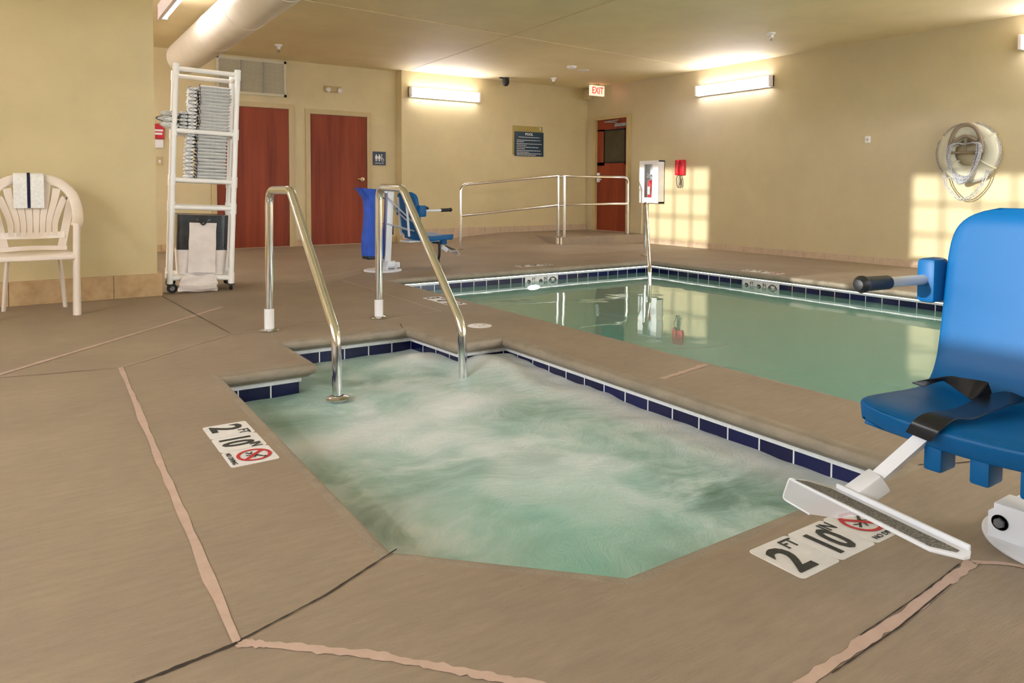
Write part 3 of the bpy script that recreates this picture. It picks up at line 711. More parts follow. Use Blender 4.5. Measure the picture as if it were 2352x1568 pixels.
# louvre grille
th = thing('return_grille', 'large white louvred air grille above the left wooden door', 'vent', (2.75, YD, 2.2))
X0, X1, Z0, Z1 = -.50, .475, .0, .515
mb = MB(); mb.box((X0, -.03, Z0), (X0+.035, -.001, Z1)); mb.box((X1-.035, -.03, Z0), (X1, -.001, Z1)); mb.box((X0, -.03, Z0), (X1, -.001, Z0+.035)); mb.box((X0, -.03, Z1-.035), (X1, -.001, Z1)); part('grille_frame', mb, m_louver, th, False)
for x in (X0+.335, X0+.64): mb = MB(); mb.box((x-.004, -.028, Z0+.03), (x+.004, -.001, Z1-.03)); part('divider', mb, m_grey, th, False)
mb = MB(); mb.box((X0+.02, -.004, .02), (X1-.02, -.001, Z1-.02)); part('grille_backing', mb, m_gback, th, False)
n = 24
for k in range(n):
    z = Z0+.042+k*(Z1-.084)/(n-1)
    mb = MB(); mb.box((X0+.03, -.0075, -.0012), (X1-.03, .0075, .0012), 0, Matrix.Translation((0, -.016, z)) @ Matrix.Rotation(math.radians(-62), 4, 'X')); part('slat', mb, m_louver, th, False)

th = thing('emergency_light', 'small beige twin head emergency light above the doors', 'emergency light', (3.93, YD, 2.33))
mb = MB(); mb.box((-.13, -.045, .0), (.13, -.001, .085), .008); part('housing', mb, m_frame, th)
for x in (-.09, .09): mb = MB(); mb.lathe([(0, .0), (.032, .0), (.036, .035), (.028, .04), (0, .036)], (x, -.045, .03), (0, -1, -.25), 20); part('lamp_head', mb, m_hood, th)

def sprinkler(label, x, y):
    th = thing('sprinkler', label, 'sprinkler', (x, y, CE), group='ceiling sprinklers')
    mb = MB(); mb.lathe([(.0, 0), (.05, 0), (.048, -.012), (.026, -.03), (.022, -.06), (0, -.062)]); part('escutcheon', mb, m_white, th)
    mb = MB(); mb.tube([(.012, 0, -.06), (.012, 0, -.09)], .003, 6); mb.tube([(-.012, 0, -.06), (-.012, 0, -.09)], .003, 6); mb.lathe([(0, -.09), (.02, -.09), (.02, -.094), (0, -.094)]); part('deflector', mb, m_grey, th)
    return th
sprinkler('white ceiling sprinkler above the louvred grille and doors', 2.80, 9.66); sprinkler('white ceiling sprinkler above the right wall light', 7.42, 5.53); sprinkler('small white ceiling sprinkler near the exit sign', 7.45, 9.85)
th = thing('smoke_detector', 'round white smoke detector on the ceiling near the exit sign', 'smoke detector', (6.97, 8.76, CE))
mb = MB(); mb.lathe([(0, 0), (.075, 0), (.072, -.02), (.045, -.04), (0, -.042)]); part('detector_body', mb, m_white, th)
th = thing('ceiling_speaker', 'flat pale ceiling disc just behind the smoke detector', 'ceiling disc', (7.35, 8.95, CE))
mb = MB(); mb.lathe([(0, -.006), (.085, -.006), (.09, 0), (0, 0)]); part('disc_cover', mb, m_white, th)
th = thing('security_camera', 'black dome security camera hanging at the ceiling corner', 'camera', (6.78, 10.3, CE))
mb = MB(); mb.lathe([(0, 0), (.055, 0), (.055, -.03), (.06, -.06), (.055, -.10), (.035, -.135), (0, -.145)]); part('dome', mb, m_blackp, th)
mb = MB(); mb.box((-.12, -.02, -.02), (0, .02, 0), .005); part('mount', mb, m_blackp, th)
th = thing('exit_sign', 'white exit sign with red letters hanging over the corner door', 'sign', (8.53, 10.0, 2.535))
mb = MB(); mb.box((-.16, -.025, 0), (.16, .025, .18), .004); part('sign_box', mb, m_exitface, th, False)
mb = MB(); mb.box((-.05, -.03, .18), (.05, .03, .205)); part('canopy', mb, m_frame, th, False)
text('exit_letters', 'EXIT', .165, frame((0, -.0265, .088), (1, 0, 0), (0, 0, 1)), m_exitred, th, .78, .002)
mb = MB(); mb.box((8.70, YB-.13, 2.53), (8.815, YB-.0, 2.71), .004); part('junction_box', mb, m_wall, None, False, label='tan box on the wall behind the exit sign', cat='electrical box')

# signs
th = thing('pool_rules_sign', 'dark teal pool rules sign with white text on the back wall', 'sign', (7.467, YB, 1.45))
mb = MB(); mb.box((-.345, -.012, .02), (.30, -.001, .53), .002); part('backing_plate', mb, m_goldplate, th, False)
mb = MB(); mb.box((-.315, -.02, 0), (.318, -.0125, .43), .002); part('sign_panel', mb, m_teal, th, False)
F = lambda x, z: frame((x, -.0215, z), (1, 0, 0), (0, 0, 1))
text('heading_letters', 'POOL', .062, F(0, .385), m_white, th, 1.05, .001)
rows = [(-.23, .23, .333), (-.265, .25, .28), (-.265, -.12, .252), (-.27, .275, .218), (-.265, -.06, .19), (-.27, .2, .157), (-.265, -.09, .127), (-.27, .25, .098), (-.265, .0, .07), (-.265, .27, .045), (-.265, .15, .02)]
mb = MB()
for a, b, z in rows:
    x = a
    while x < b:
        w = random.uniform(.018, .055); mb.box((x, -.0208, z-.0045), (min(b, x+w), -.0198, z+.0045)); x += w+.008
part('rule_lines', mb, m_white, th, False)
mb = MB(); mb.box((.232, -.0135, .465), (.258, -.0118, .513)); part('plate_mark', mb, m_white, th, False)
mb = MB(); mb.box((.238, -.0142, .472), (.246, -.013, .506)); part('plate_mark', mb, m_dark, th, False)
th = thing('restroom_sign', 'small navy restroom sign right of the second wooden door', 'sign', (4.69, YD, 1.235))
mb = MB(); mb.box((-.11, -.01, 0), (.11, -.001, .215), .003); part('sign_panel', mb, m_navysign, th, False)
def figure(mb, x, z, s, skirt=0):
    mb.lathe([(0, 0), (.011*s, 0), (.011*s, .001), (0, .001)], (x, -.0105, z+.062*s), (0, -1, 0), 14)
    mb.prism([(x-.018*s, z+.048*s), (x+.018*s, z+.048*s), (x+(.02+.008*skirt)*s, z+.005*s), (x-(.02+.008*skirt)*s, z+.005*s)], -.0118, -.0105, 'xz')
    for q in (-1, 1): mb.box((x+q*.008*s-.005*s, -.0118, z-.035*s), (x+q*.008*s+.005*s, -.0105, z+.008*s))
mb = MB(); figure(mb, -.052, .10, 1.0); figure(mb, -.002, .10, 1.0, 1); part('figure_symbols', mb, m_white, th, False)
mb = MB(); mb.lathe([(.018, 0), (.024, 0), (.024, .001), (.018, .001)], (.055, -.0105, .085), (0, -1, 0), 20); mb.box((.035, -.0118, .085), (.045, -.0105, .15)); mb.box((.035, -.0118, .10), (.07, -.0105, .108)); mb.lathe([(0, 0), (.01, 0), (.01, .001), (0, .001)], (.04, -.0105, .165), (0, -1, 0), 12); part('wheelchair_symbol', mb, m_white, th, False)
text('sign_letters', 'RESTROOM', .026, frame((0, -.0112, .032), (1, 0, 0), (0, 0, 1)), m_white, th, 1.1)

th = thing('fire_alarm_pull', 'red fire alarm pull station on the wall behind the towel cart', 'fire alarm', (1.50, YD, 1.42))
mb = MB(); mb.box((-.08, -.05, .10), (.08, -.001, .30), .006); part('alarm_box', mb, m_red, th)
mb = MB(); mb.box((-.06, -.055, .20), (.06, -.05, .225)); mb.box((-.05, -.056, .155), (.05, -.05, .18)); part('pull_bar', mb, m_white, th, False)
mb = MB(); mb.box((-.065, -.03, -.02), (.065, -.001, .095), .004); part('lower_plate', mb, m_white, th)
for x, z, lb in ((1.52, 1.16, 'small white switch plate below the red alarm'), (1.86, 1.16, 'small beige switch plate seen through the cart frame'), ):
    th = thing('switch_plate', lb, 'light switch', (x, YD, z)); mb = MB(); mb.box((-.04, -.008, 0), (.04, -.001, .125), .003); part('plate', mb, m_frame, th)
    mb = MB(); mb.box((-.012, -.012, .045), (.012, -.007, .08), .002); part('toggle', mb, m_white, th)
th = thing('wall_outlet', 'small white control plate alone on the right wall', 'wall plate', (XR, 5.107, 1.468))
mb = MB(); mb.box((-.02, -.034, 0), (-.001, .034, .085), .004); part('plate', mb, m_white, th)
mb = MB(); mb.box((-.024, -.012, .03), (-.019, .012, .055), .002); part('button', mb, m_frame, th)

# fire extinguisher cabinet
th = thing('extinguisher_cabinet', 'white wall cabinet holding a red fire extinguisher', 'cabinet', (XR, 8.815, .645))
w, h, dp = .22, .705, .15
mb = MB(); mb.box((-dp+.01, -w, 0), (-.001, -w+.02, h)); mb.box((-dp+.01, w-.02, 0), (-.001, w, h)); mb.box((-dp+.01, -w, 0), (-.001, w, .02)); mb.box((-dp+.01, -w, h-.02), (-.001, w, h)); mb.box((-.012, -w, 0), (-.001, w, h)); part('cabinet_body', mb, m_white, th, False)
mb = MB(); mb.box((-dp, -w, 0), (-dp+.012, -.085, h)); mb.box((-dp, .105, 0), (-dp+.012, w, h)); mb.box((-dp, -.09, 0), (-dp+.012, .11, .09)); mb.box((-dp, -.09, h-.06), (-dp+.012, .11, h)); dr = part('cabinet_door', mb, m_white, th, False)
mb = MB(); mb.box((-dp+.004, -.087, .088), (-dp+.007, .107, h-.058)); part('door_pane', mb, m_pane, dr, False)
th = thing('fire_extinguisher', 'red fire extinguisher inside the white wall cabinet', 'fire extinguisher', (XR-.075, 8.825, .667))
mb = MB(); mb.lathe([(0, 0), (.055, 0), (.06, .012), (.06, .30), (.045, .34), (.02, .36), (0, .36)], n=28); part('cylinder_body', mb, m_red, th)
mb = MB(); mb.box((-.062, -.03, .12), (-.055, .03, .25)); part('label_panel', mb, m_white, th)
mb = MB(); mb.lathe([(0, .355), (.022, .355), (.022, .42), (0, .42)]); mb.tube([(0, 0, .42), (-.02, .08, .46)], .012, 8); mb.tube([(0, 0, .40), (-.02, .09, .41)], .010, 8); part('valve_handle', mb, m_grey, th)
mb = MB(); mb.tube(smooth_path([(-.02, -.02, .41), (-.045, -.07, .37), (-.05, -.07, .2), (-.05, -.055, .05)]), .009, 8); part('hose', mb, m_white, th)

th = thing('emergency_phone', 'red wall phone with a dangling cord on the right wall', 'telephone', (XR, 8.225, 1.10))
mb = MB(); mb.box((-.06, -.095, 0), (-.001, .095, .25), .014); part('phone_box', mb, m_red, th)
mb = MB(); mb.tube(smooth_path([(-.075, .0, .235), (-.1, 0, .20), (-.1, 0, .05), (-.075, 0, .015)]), [.022]*7+[.013]*6+[.022]*6, 12); part('handset', mb, m_red, th)
mb = MB(); mb.tube(smooth_path([(-.06, .0, .0), (-.05, .055, -.03), (-.04, .06, -.14), (-.04, .03, -.20), (-.04, .0, -.14), (-.05, -.02, -.03), (-.045, -.04, -.1), (-.04, -.03, -.2), (-.04, -.015, -.1), (-.05, -.01, .0)]), .007, 8); part('phone_cord', mb, m_cord, th)

# ring buoy with throw rope
RB = thing('ring_buoy', 'white ring buoy hung on the right wall above the sunlit patch', 'life ring', (XR-.075, 3.90, 1.30))
mb = MB(); n = 60; k = 18
rows = []
for i in range(n+1):
    a = 2*PI*i/n; rows.append([Vector((-.055*math.sin(2*PI*j/k), (.232+.09*math.cos(2*PI*j/k))*math.cos(a), (.232+.09*math.cos(2*PI*j/k))*math.sin(a)*1.03)) for j in range(k+1)])
mb.grid(rows); bmesh.ops.remove_doubles(mb.bm, verts=mb.bm.verts, dist=1e-5); part('ring_body', mb, m_buoy, RB)
def arc(c, r, a0, a1, x, n=24): return [(x, c[0]+r*math.cos(a0+(a1-a0)*i/n), c[1]+r*math.sin(a0+(a1-a0)*i/n)) for i in range(n+1)]
for a0, a1 in ((.62, 1.35), (1.8, 2.5), (2.65, 3.65), (3.8, 5.5), (5.6, 6.75)):
    mb = MB(); mb.tube(arc((0, 0), .335, a0, a1, -.02), .0065, 8); part('grab_line', mb, m_rope, RB)
for a in (.62, 2.5, 3.72, 5.55):
    mb = MB(); c, s = math.cos(a), math.sin(a)
    mb.tube([(-.062*math.sin(t), c*(.232+.098*math.cos(t)), s*(.232+.098*math.cos(t))) for t in [2*PI*q/16 for q in range(17)]], .009, 8); part('ring_band', mb, m_buoy, RB)
th = thing('buoy_hook', 'grey horseshoe hook plate holding the ring buoy and rope', 'hook', (XR, 3.90, 1.36))
pts = smooth_path([(-.15, .16, -.07), (-.155, .16, .05), (-.16, .10, .20), (-.16, 0, .245), (-.16, -.10, .20), (-.155, -.16, .05), (-.15, -.16, -.07)])
mb = MB(); mb.tube(pts, .022, 12, flat=.012); part('hook_arch', mb, m_hook, th)
mb = MB(); mb.tube([(-.15, .155, -.06), (-.15, -.155, -.06)], .014, 10); mb.tube([(-.15, 0, -.06), (-.15, 0, .08)], .012, 10); mb.tube(smooth_path([(-.155, .12, .06), (-.16, 0, .12), (-.155, -.12, .06)]), .018, 10); part('hook_bars', mb, m_hook, th)
mb = MB(); mb.tube([(-.002, 0, .05), (-.16, 0, .06)], .014, 10); part('wall_arm', mb, m_hook, th)
th = thing('throw_rope', 'coiled braided throw rope looped over the buoy hook', 'rope', (XR-.18, 3.90, 1.20))
for q in range(7):
    w_, dz = .172-.007*q, -.17-.014*q; x = -.012*(q % 3)
    mb = MB(); mb.tube(smooth_path([(x, w_, .17), (x-.01, w_-.01+.004*q, .02), (x-.015, w_*.55, dz*.75), (x-.012, .01*(q-3), dz), (x-.015, -w_*.55, dz*.75), (x-.01, -w_+.01, .02), (x, -w_, .17), (x+.01, -w_*.6, .20), (x+.02, 0, .19), (x+.01, w_*.6, .20), (x, w_, .17)]), .0085, 8); part('rope_coil', mb, m_rope, th)
for q, (w_, dz) in enumerate(((.20, -.41), (.225, -.43))):
    mb = MB(); mb.tube(smooth_path([(.05, w_+.02, -.12), (.02, w_*.85, -.27), (.02, w_*.4, dz+.03), (.02, 0, dz), (.02, -w_*.45, dz+.05), (.02, -w_*.9, -.24), (.04, -w_-.02, -.10)]), .006, 8); part('hanging_loop', mb, m_rope, th)

# pool lamp under water
th = thing('pool_light', 'glowing underwater lamp in the far pool wall', 'pool light', (4.66, 6.506, -.215))
mb = MB(); mb.lathe([(0, .02), (.085, .02), (.10, .008), (.10, 0)], (0, 0, 0), (0, -1, 0)); th.scale = (.85, .5, .28); part('lamp_lens', mb, m_plight, th)
mb = MB(); mb.lathe([(.10, 0), (.125, 0), (.122, .012), (.10, .014)], (0, 0, 0), (0, -1, 0)); part('lamp_ring', mb, m_steel2, th)

# ------------------------------------------------------------------ plastic armchair
CX, CYY = .045, 5.80
th = thing('plastic_armchair', 'off-white plastic garden armchair against the left wall', 'chair', (CX, CYY, 0))
rim = smooth_path([(.245, -.02, .615), (.262, .12, .655), (.262, .25, .74), (.235, .335, .83), (.16, .375, .905), (.06, .39, .938), (0, .392, .942), (-.06, .39, .938), (-.16, .375, .905), (-.235, .335, .83), (-.262, .25, .74), (-.262, .12, .655), (-.245, -.02, .615)], 8)
mb = MB(); mb.tube(rim, .034, 14, flat=.013, upv=(0, -1, .35)); part('back_rim', mb, m_chair, th)
for s in (-1, 1):
    mb = MB(); mb.tube([(s*.247, -.025, .622), (s*.240, -.022, .3), (s*.238, -.03, .0)], [.030, .030, .034], 16, flat=[.022, .022, .026]); part('front_leg', mb, m_chair, th)
    mb = MB(); mb.tube([(s*.15, .33, .41), (s*.17, .36, .2), (s*.185, .40, .0)], [.034, .028, .02], 12, flat=.014); part('rear_leg', mb, m_chair, th)
def seat_pt(u, v):
    x = u*.235*(1-.10*v); y = -.05+v*.40; z = .43-.018*math.sin(PI*v)*(1-u*u)-.012*v
    if v < .12: z -= .03*(1-v/.12)**2
    return x, y, z
top = [[seat_pt(-1+2*i/14, j/12) for j in range(13)] for i in range(15)]
bot = [[(x, y+.004, z-.016) for x, y, z in r] for r in top]
mb = MB(); mb.shell(top, bot); mb.box((-.235, -.055, .385), (.235, -.04, .418), .006); part('seat', mb, m_chair, th)
# back panel: slats fan out from the lumbar bar
mb = MB(); mb.ribbon(smooth_path([(-.19, .30, .535), (0, .335, .53), (.19, .30, .535)], 8), .045, .012, (0, .12, 1)); mb.ribbon(smooth_path([(-.2, .29, .44), (0, .325, .445), (.2, .29, .44)], 8), .03, .012, (0, 0, 1)); part('lumbar_bar', mb, m_chair, th)
for s in (-1, 1): mb = MB(); mb.ribbon(smooth_path([(s*.165, .31, .43), (s*.185, .305, .54), (s*.215, .31, .70), (s*.235, .31, .79)], 5), .05, .010, (1, 0, 0)); part('side_panel', mb, m_chair, th)
for k in range(8):
    u = (k-3.5)/3.5; x0 = .130*u; x1 = .205*u; z1 = .93-.14*abs(u)**2.2
    sp = smooth_path([(x0, .332-.025*u*u, .53), (x0*1.02+.004*u, .345-.025*u*u, .64), (x1*.9, .365-.03*u*u, .78), (x1, .385-.045*u*u, z1)], 6)
    mb = MB(); mb.ribbon(sp, [.029+.021*q/(len(sp)-1) for q in range(len(sp))], .009, (1, 0, 0)); part('back_slat', mb, m_chair, th)

# towel over the chair back
th = thing('draped_towel', 'folded white towel with one navy stripe draped over the chair back', 'towel', (CX-.02, 6.17, .95))
pa = smooth_path([(0, -.045, -.225), (0, -.040, -.1), (0, -.025, -.02), (0, .02, .016), (0, .055, -.02), (0, .06, -.2)], 8)
mb = MB(); mb.ribbon(pa, .18, .014, (1, 0, 0)); part('towel_cloth', mb, m_towel, th)
mb = MB(); mb.ribbon([p+Vector((0, -.0008 if i < 20 else 0, .0012)) for i, p in enumerate(pa)], .019, .0165, (1, 0, 0)); part('navy_stripe', mb, m_navy, th)

# ------------------------------------------------------------------ towel cart
cart = thing('towel_cart', 'tall white pipe frame towel cart on casters', 'cart', (.975, 6.52, 0), rot=(0, math.radians(2.4), math.radians(-7)))
Wc, Dc = .475, .44; Hc = 1.88; r = .021
def pipe(name, a, b, rr=r):
    a, b = Vector(a), Vector(b); mb = MB(); mb.cyl(a, b, rr, 18); d = (b-a).normalized(); L = (b-a).length
    return part(name, mb, m_pvc, cart)
lv = [.125, .715, .94, 1.345]
posts = {}
for i, (x, y) in enumerate(((0, 0), (Wc, 0), (0, Dc), (Wc, Dc))):
    posts[i] = pipe('post', (x, y, .085), (x, y, Hc))
    for z in lv+[Hc-.03]:
        mb = MB(); mb.cyl((x, y, z-.045), (x, y, z+.045 if z < Hc-.1 else Hc+.012), r*1.22, 18); part('pipe_fitting', mb, m_pvc, posts[i])
for z in lv+[Hc-.03]:
    for (a, b) in (((0, 0), (Wc, 0)), ((0, Dc), (Wc, Dc)), ((0, 0), (0, Dc)), ((Wc, 0), (Wc, Dc))):
        pipe('cross_pipe', (*a, z), (*b, z), r*.92)
for z in (lv[3], lv[2]):
    mb = MB(); mb.box((.0, .01, z+.012), (Wc, Dc, z+.020), .003); part('shelf_sheet', mb, m_pvc, cart)
mb = MB(); mb.box((.0, .01, lv[0]+.012), (Wc, Dc, lv[0]+.022), .003); part('shelf_sheet', mb, m_pvc, cart)
for i, (x, y, a) in enumerate(((0, 0, 0.1), (Wc, 0, 1.4), (0, Dc, .3), (Wc, Dc, .9))):
    mb = MB(); mb.cyl((x, y, .075), (x, y, .095), .02, 16); cs = part('caster', mb, m_grey, cart)
    dx, dy = math.cos(a)*.02, math.sin(a)*.02; zc = .04+.0
    zo = -x*math.sin(math.radians(2.4))*-1*0
    mb = MB(); ax = Vector((-math.sin(a), math.cos(a), 0)); c = Vector((x+dx, y+dy, .042+x*.0419)); mb.cyl(c-ax*.012, c+ax*.012, .04, 26); part('caster_wheel', mb, m_blackp, cs)
    mb = MB(); mb.cyl(c-ax*.0135, c+ax*.0135, .018, 20); part('wheel_hub', mb, m_grey, cs)
    mb = MB()
    for s in (-1, 1): mb.tube([Vector((x, y, .08))+ax*.016*s, c+ax*.016*s], .009, 8, flat=.003)
    part('caster_fork', mb, m_bolt, cs)
CR = cart.matrix_basis.copy() if False else None
bpy.context.view_layer.update(); CM = cart.matrix_world.copy()
def on_cart(p): return CM @ Vector(p)
crot = (0, math.radians(2.4), math.radians(-7))

# hamper inside the cart
hm = thing('laundry_hamper', 'charcoal laundry bag with white liner in the lower cart bay', 'laundry bag', on_cart((Wc/2+.005, Dc/2, lv[0]+.024)), rot=crot)
def tub(w0, d0, w1, d1, h, n=8):
    P = []
    for k in range(n+1):
        t = k/n; w_ = w0+(w1-w0)*t; d_ = d0+(d1-d0)*t; z = h*t; rr = .05; row = []
        for q in range(32):
            a = 2*PI*q/32; c, s = math.cos(a), math.sin(a); e = .25
            row.append((w_*abs(c)**e*(1 if c > 0 else -1), d_*abs(s)**e*(1 if s > 0 else -1), z))
        P.append(row+[row[0]])
    return P
mb = MB(); mb.grid(tub(.185, .165, .205, .185, .21)); mb.bm.faces.new([mb.bm.verts.new(p) for p in tub(.185, .165, .205, .185, .21)[0][:-1]]); bmesh.ops.remove_doubles(mb.bm, verts=mb.bm.verts, dist=1e-5); part('white_liner_base', mb, m_chart, hm)
P = [[(x, y, z+.205) for x, y, z in row] for row in tub(.203, .183, .205, .185, .30)]
mb = MB(); mb.grid(P); t_ = P[-1][:-1]; mb.bm.faces.new([mb.bm.verts.new((x, y, z-.004)) for x, y, z in t_]); bmesh.ops.remove_doubles(mb.bm, verts=mb.bm.verts, dist=1e-5); part('charcoal_side', mb, m_charcoal, hm)
fp = [[(x*(1+.015*math.sin(z*30)), -.196-.006*math.sin(x*40+z*20)-.004*math.sin(z*60), z) for z in [.02+.42*j/14 for j in range(15)]] for x in [-.105+.21*i/10 for i in range(11)]]
mb = MB(); mb.shell(fp, [[(x, y+.005, z) for x, y, z in r_] for r_ in fp]); part('white_liner_flap', mb, m_chart, hm)
mb = MB(); mb.ribbon(smooth_path([(-.055, -.20, .47), (-.03, -.207, .455), (.0, -.21, .425), (.03, -.207, .455), (.055, -.20, .47)]), .014, .004, (0, .1, 1)); part('handle_loop', mb, m_black, hm)
# white cloth hanging below the bottom pipe
hc = thing('hanging_cloth', 'crumpled white cloth hanging from the lowest cart pipe', 'cloth', on_cart((.22, -.03, .0)), rot=crot)
rows = []; 
for i in range(25):
    u = i/24; rows.append([])
    for j in range(15):
        t = j/14; w_ = .115+.035*math.sin(min(1, t*1.6)*PI/2) if t < .62 else .145+.01*math.sin(t*9)
        x = (u-.5)*2*w_-.008*t; y = -.006-.012*math.sin(u*5+t*7)-.02*math.sin(PI*t)-(.018 if t > .66 else 0)
        rows[-1].append((x, y, .155-.135*t+.004*math.sin(u*9)))
mb = MB(); mb.shell(rows, [[(x, y+.012, z) for x, y, z in r_] for r_ in rows]); part('cloth_fold', mb, m_chart, hc)
mb = MB(); mb.ribbon(smooth_path([(-.13, -.05, .062), (0, -.055, .058), (.13, -.048, .064)], 6), .03, .01, (0, .4, -1)); part('cloth_crease', mb, m_chart, hc)

# towels: a folded towel is a bundle of layers with rounded front fold; stripes show at one end
def folded(w, d, h, seed):
    rnd = random.Random(seed); top, bot = [], []
    nx_, ny_ = 14, 9
    A, B = [], []
    for i in range(nx_+1):
        u = -1+2*i/nx_; ra, rb = [], []
        for j in range(ny_+1):
            v = j/ny_; edge = min(1, (1-abs(u))*9+.0); e2 = min(1, v*7)
            rr = math.sqrt(max(0, 1-(1-edge)**2))*math.sqrt(max(0, 1-(1-e2)**2)); rr = max(rr, .06)
            wob = .05*h*math.sin(u*4+seed)+.04*h*math.sin(v*6+seed*2)
            x = u*w/2*(1-.015*math.sin(seed*3)); y = v*d
            ra.append((x, y, h*.5+h*.5*rr+wob)); rb.append((x, y, h*.5-h*.5*rr+wob))
        A.append(ra); B.append(rb)
    mb = MB(); mb.shell(A, B); return mb
ordn = ['first', 'second', 'third', 'fourth', 'fifth', 'sixth', 'seventh', 'eighth', 'ninth', 'tenth', 'eleventh', 'twelfth', 'thirteenth', 'fourteenth', 'fifteenth', 'sixteenth', 'seventeenth', 'eighteenth']
def towel_proto(kind, seed):
    o = thing('folded_towel', 'x', 'towel')
    if kind == 'wide':
        part('towel_cloth', folded(.255, .30, .0262, seed), m_towel, o)
        mb = MB(); mb.ribbon(smooth_path([(-.114, -.001, .026), (-.118, -.004, .015), (-.114, 0, .004)], 4), .005, .002, (1, 0, 0)); part('navy_edge', mb, m_navy, o)
    else:  # narrow fold end: rounded loops of cloth with dark hem arcs
        w = .075
        mb = MB(); mb.tube([(0, 0, .016), (0, .02, .016), (0, .30, .016)], [w*.42, w*.5, w*.5], 18, flat=[.012, .0145, .0145]); part('towel_cloth', mb, m_towel, o)
        s = 1 if seed % 2 else -1
        mb = MB(); mb.tube([(s*.034*math.cos(a), -.003, .016+.0125*math.sin(a)) for a in [-1.3+2.6*q/9 for q in range(10)]], .0017, 6); part('navy_edge', mb, m_navy, o)
        mb = MB(); mb.tube([(s*.012*math.cos(a)-s*.004, -.003, .016+.007*math.sin(a)) for a in [-2.2+4.4*q/9 for q in range(10)]], .0009, 6); part('navy_edge', mb, m_navy, o)
    return o
pw = [towel_proto('wide', s) for s in (1, 2, 5)]; pn = [towel_proto('narrow', s) for s in (1, 2)]
used = set()
def place(proto, p, label, group, rz=0, sc=(1, 1, 1)):
    if proto.name in used: o = dup(proto)
    else: o = proto; used.add(proto.name)
    o.location = on_cart(p); o.rotation_euler = (crot[0], crot[1], crot[2]+rz); o.scale = sc
    tag(o, label, 'towel', group); return o
def stack(x, y, z, n, pitch, wide, desc, group, jit=.004, rz=0, sc=(1, 1, 1)):
    for k in range(n):
        pr = (pw[k % 3] if wide else pn[k % 2])
        pos = ('bottom' if k == 0 else 'top' if k == n-1 else ordn[k]+' from the bottom')
        place(pr, (x+random.uniform(-jit, jit), y+random.uniform(-jit, jit), z+k*pitch), 'white towel, %s in the %s' % (pos, desc), group, rz, (sc[0]*random.uniform(.97, 1.03), sc[1], sc[2]))
s1 = lv[3]+.021; s2 = lv[2]+.021
stack(.305, .0, s1, 14, .0268, True, 'wide upper cart stack', 'wide folded towels on the upper shelf')
stack(.135, .035, s1, 12, .0295, False, 'striped upper column', 'striped towel ends on the upper shelf', .006)
stack(.075, .06, s1, 5, .0295, False, 'short striped upper pile', 'striped towel ends on the upper shelf', .006)
stack(.295, .0, s2, 13, .0285, True, 'wide lower cart stack', 'wide folded towels on the lower shelf')
stack(.125, .03, s2, 12, .0312, False, 'striped lower column', 'striped towel ends on the lower shelf', .005)
for k, (dz, dx, lb) in enumerate(((.0, .0, 'lowest'), (.046, -.022, 'middle'), (.092, .0, 'topmost'))):
    o = place(pn[k % 2], (-.045+dx, .0+.02*k, s1+dz), 'white rolled towel sticking out left of the cart, %s of three' % lb, 'towels overhanging the cart edge', math.radians(-8), (2.0, 1, 1.55))
    
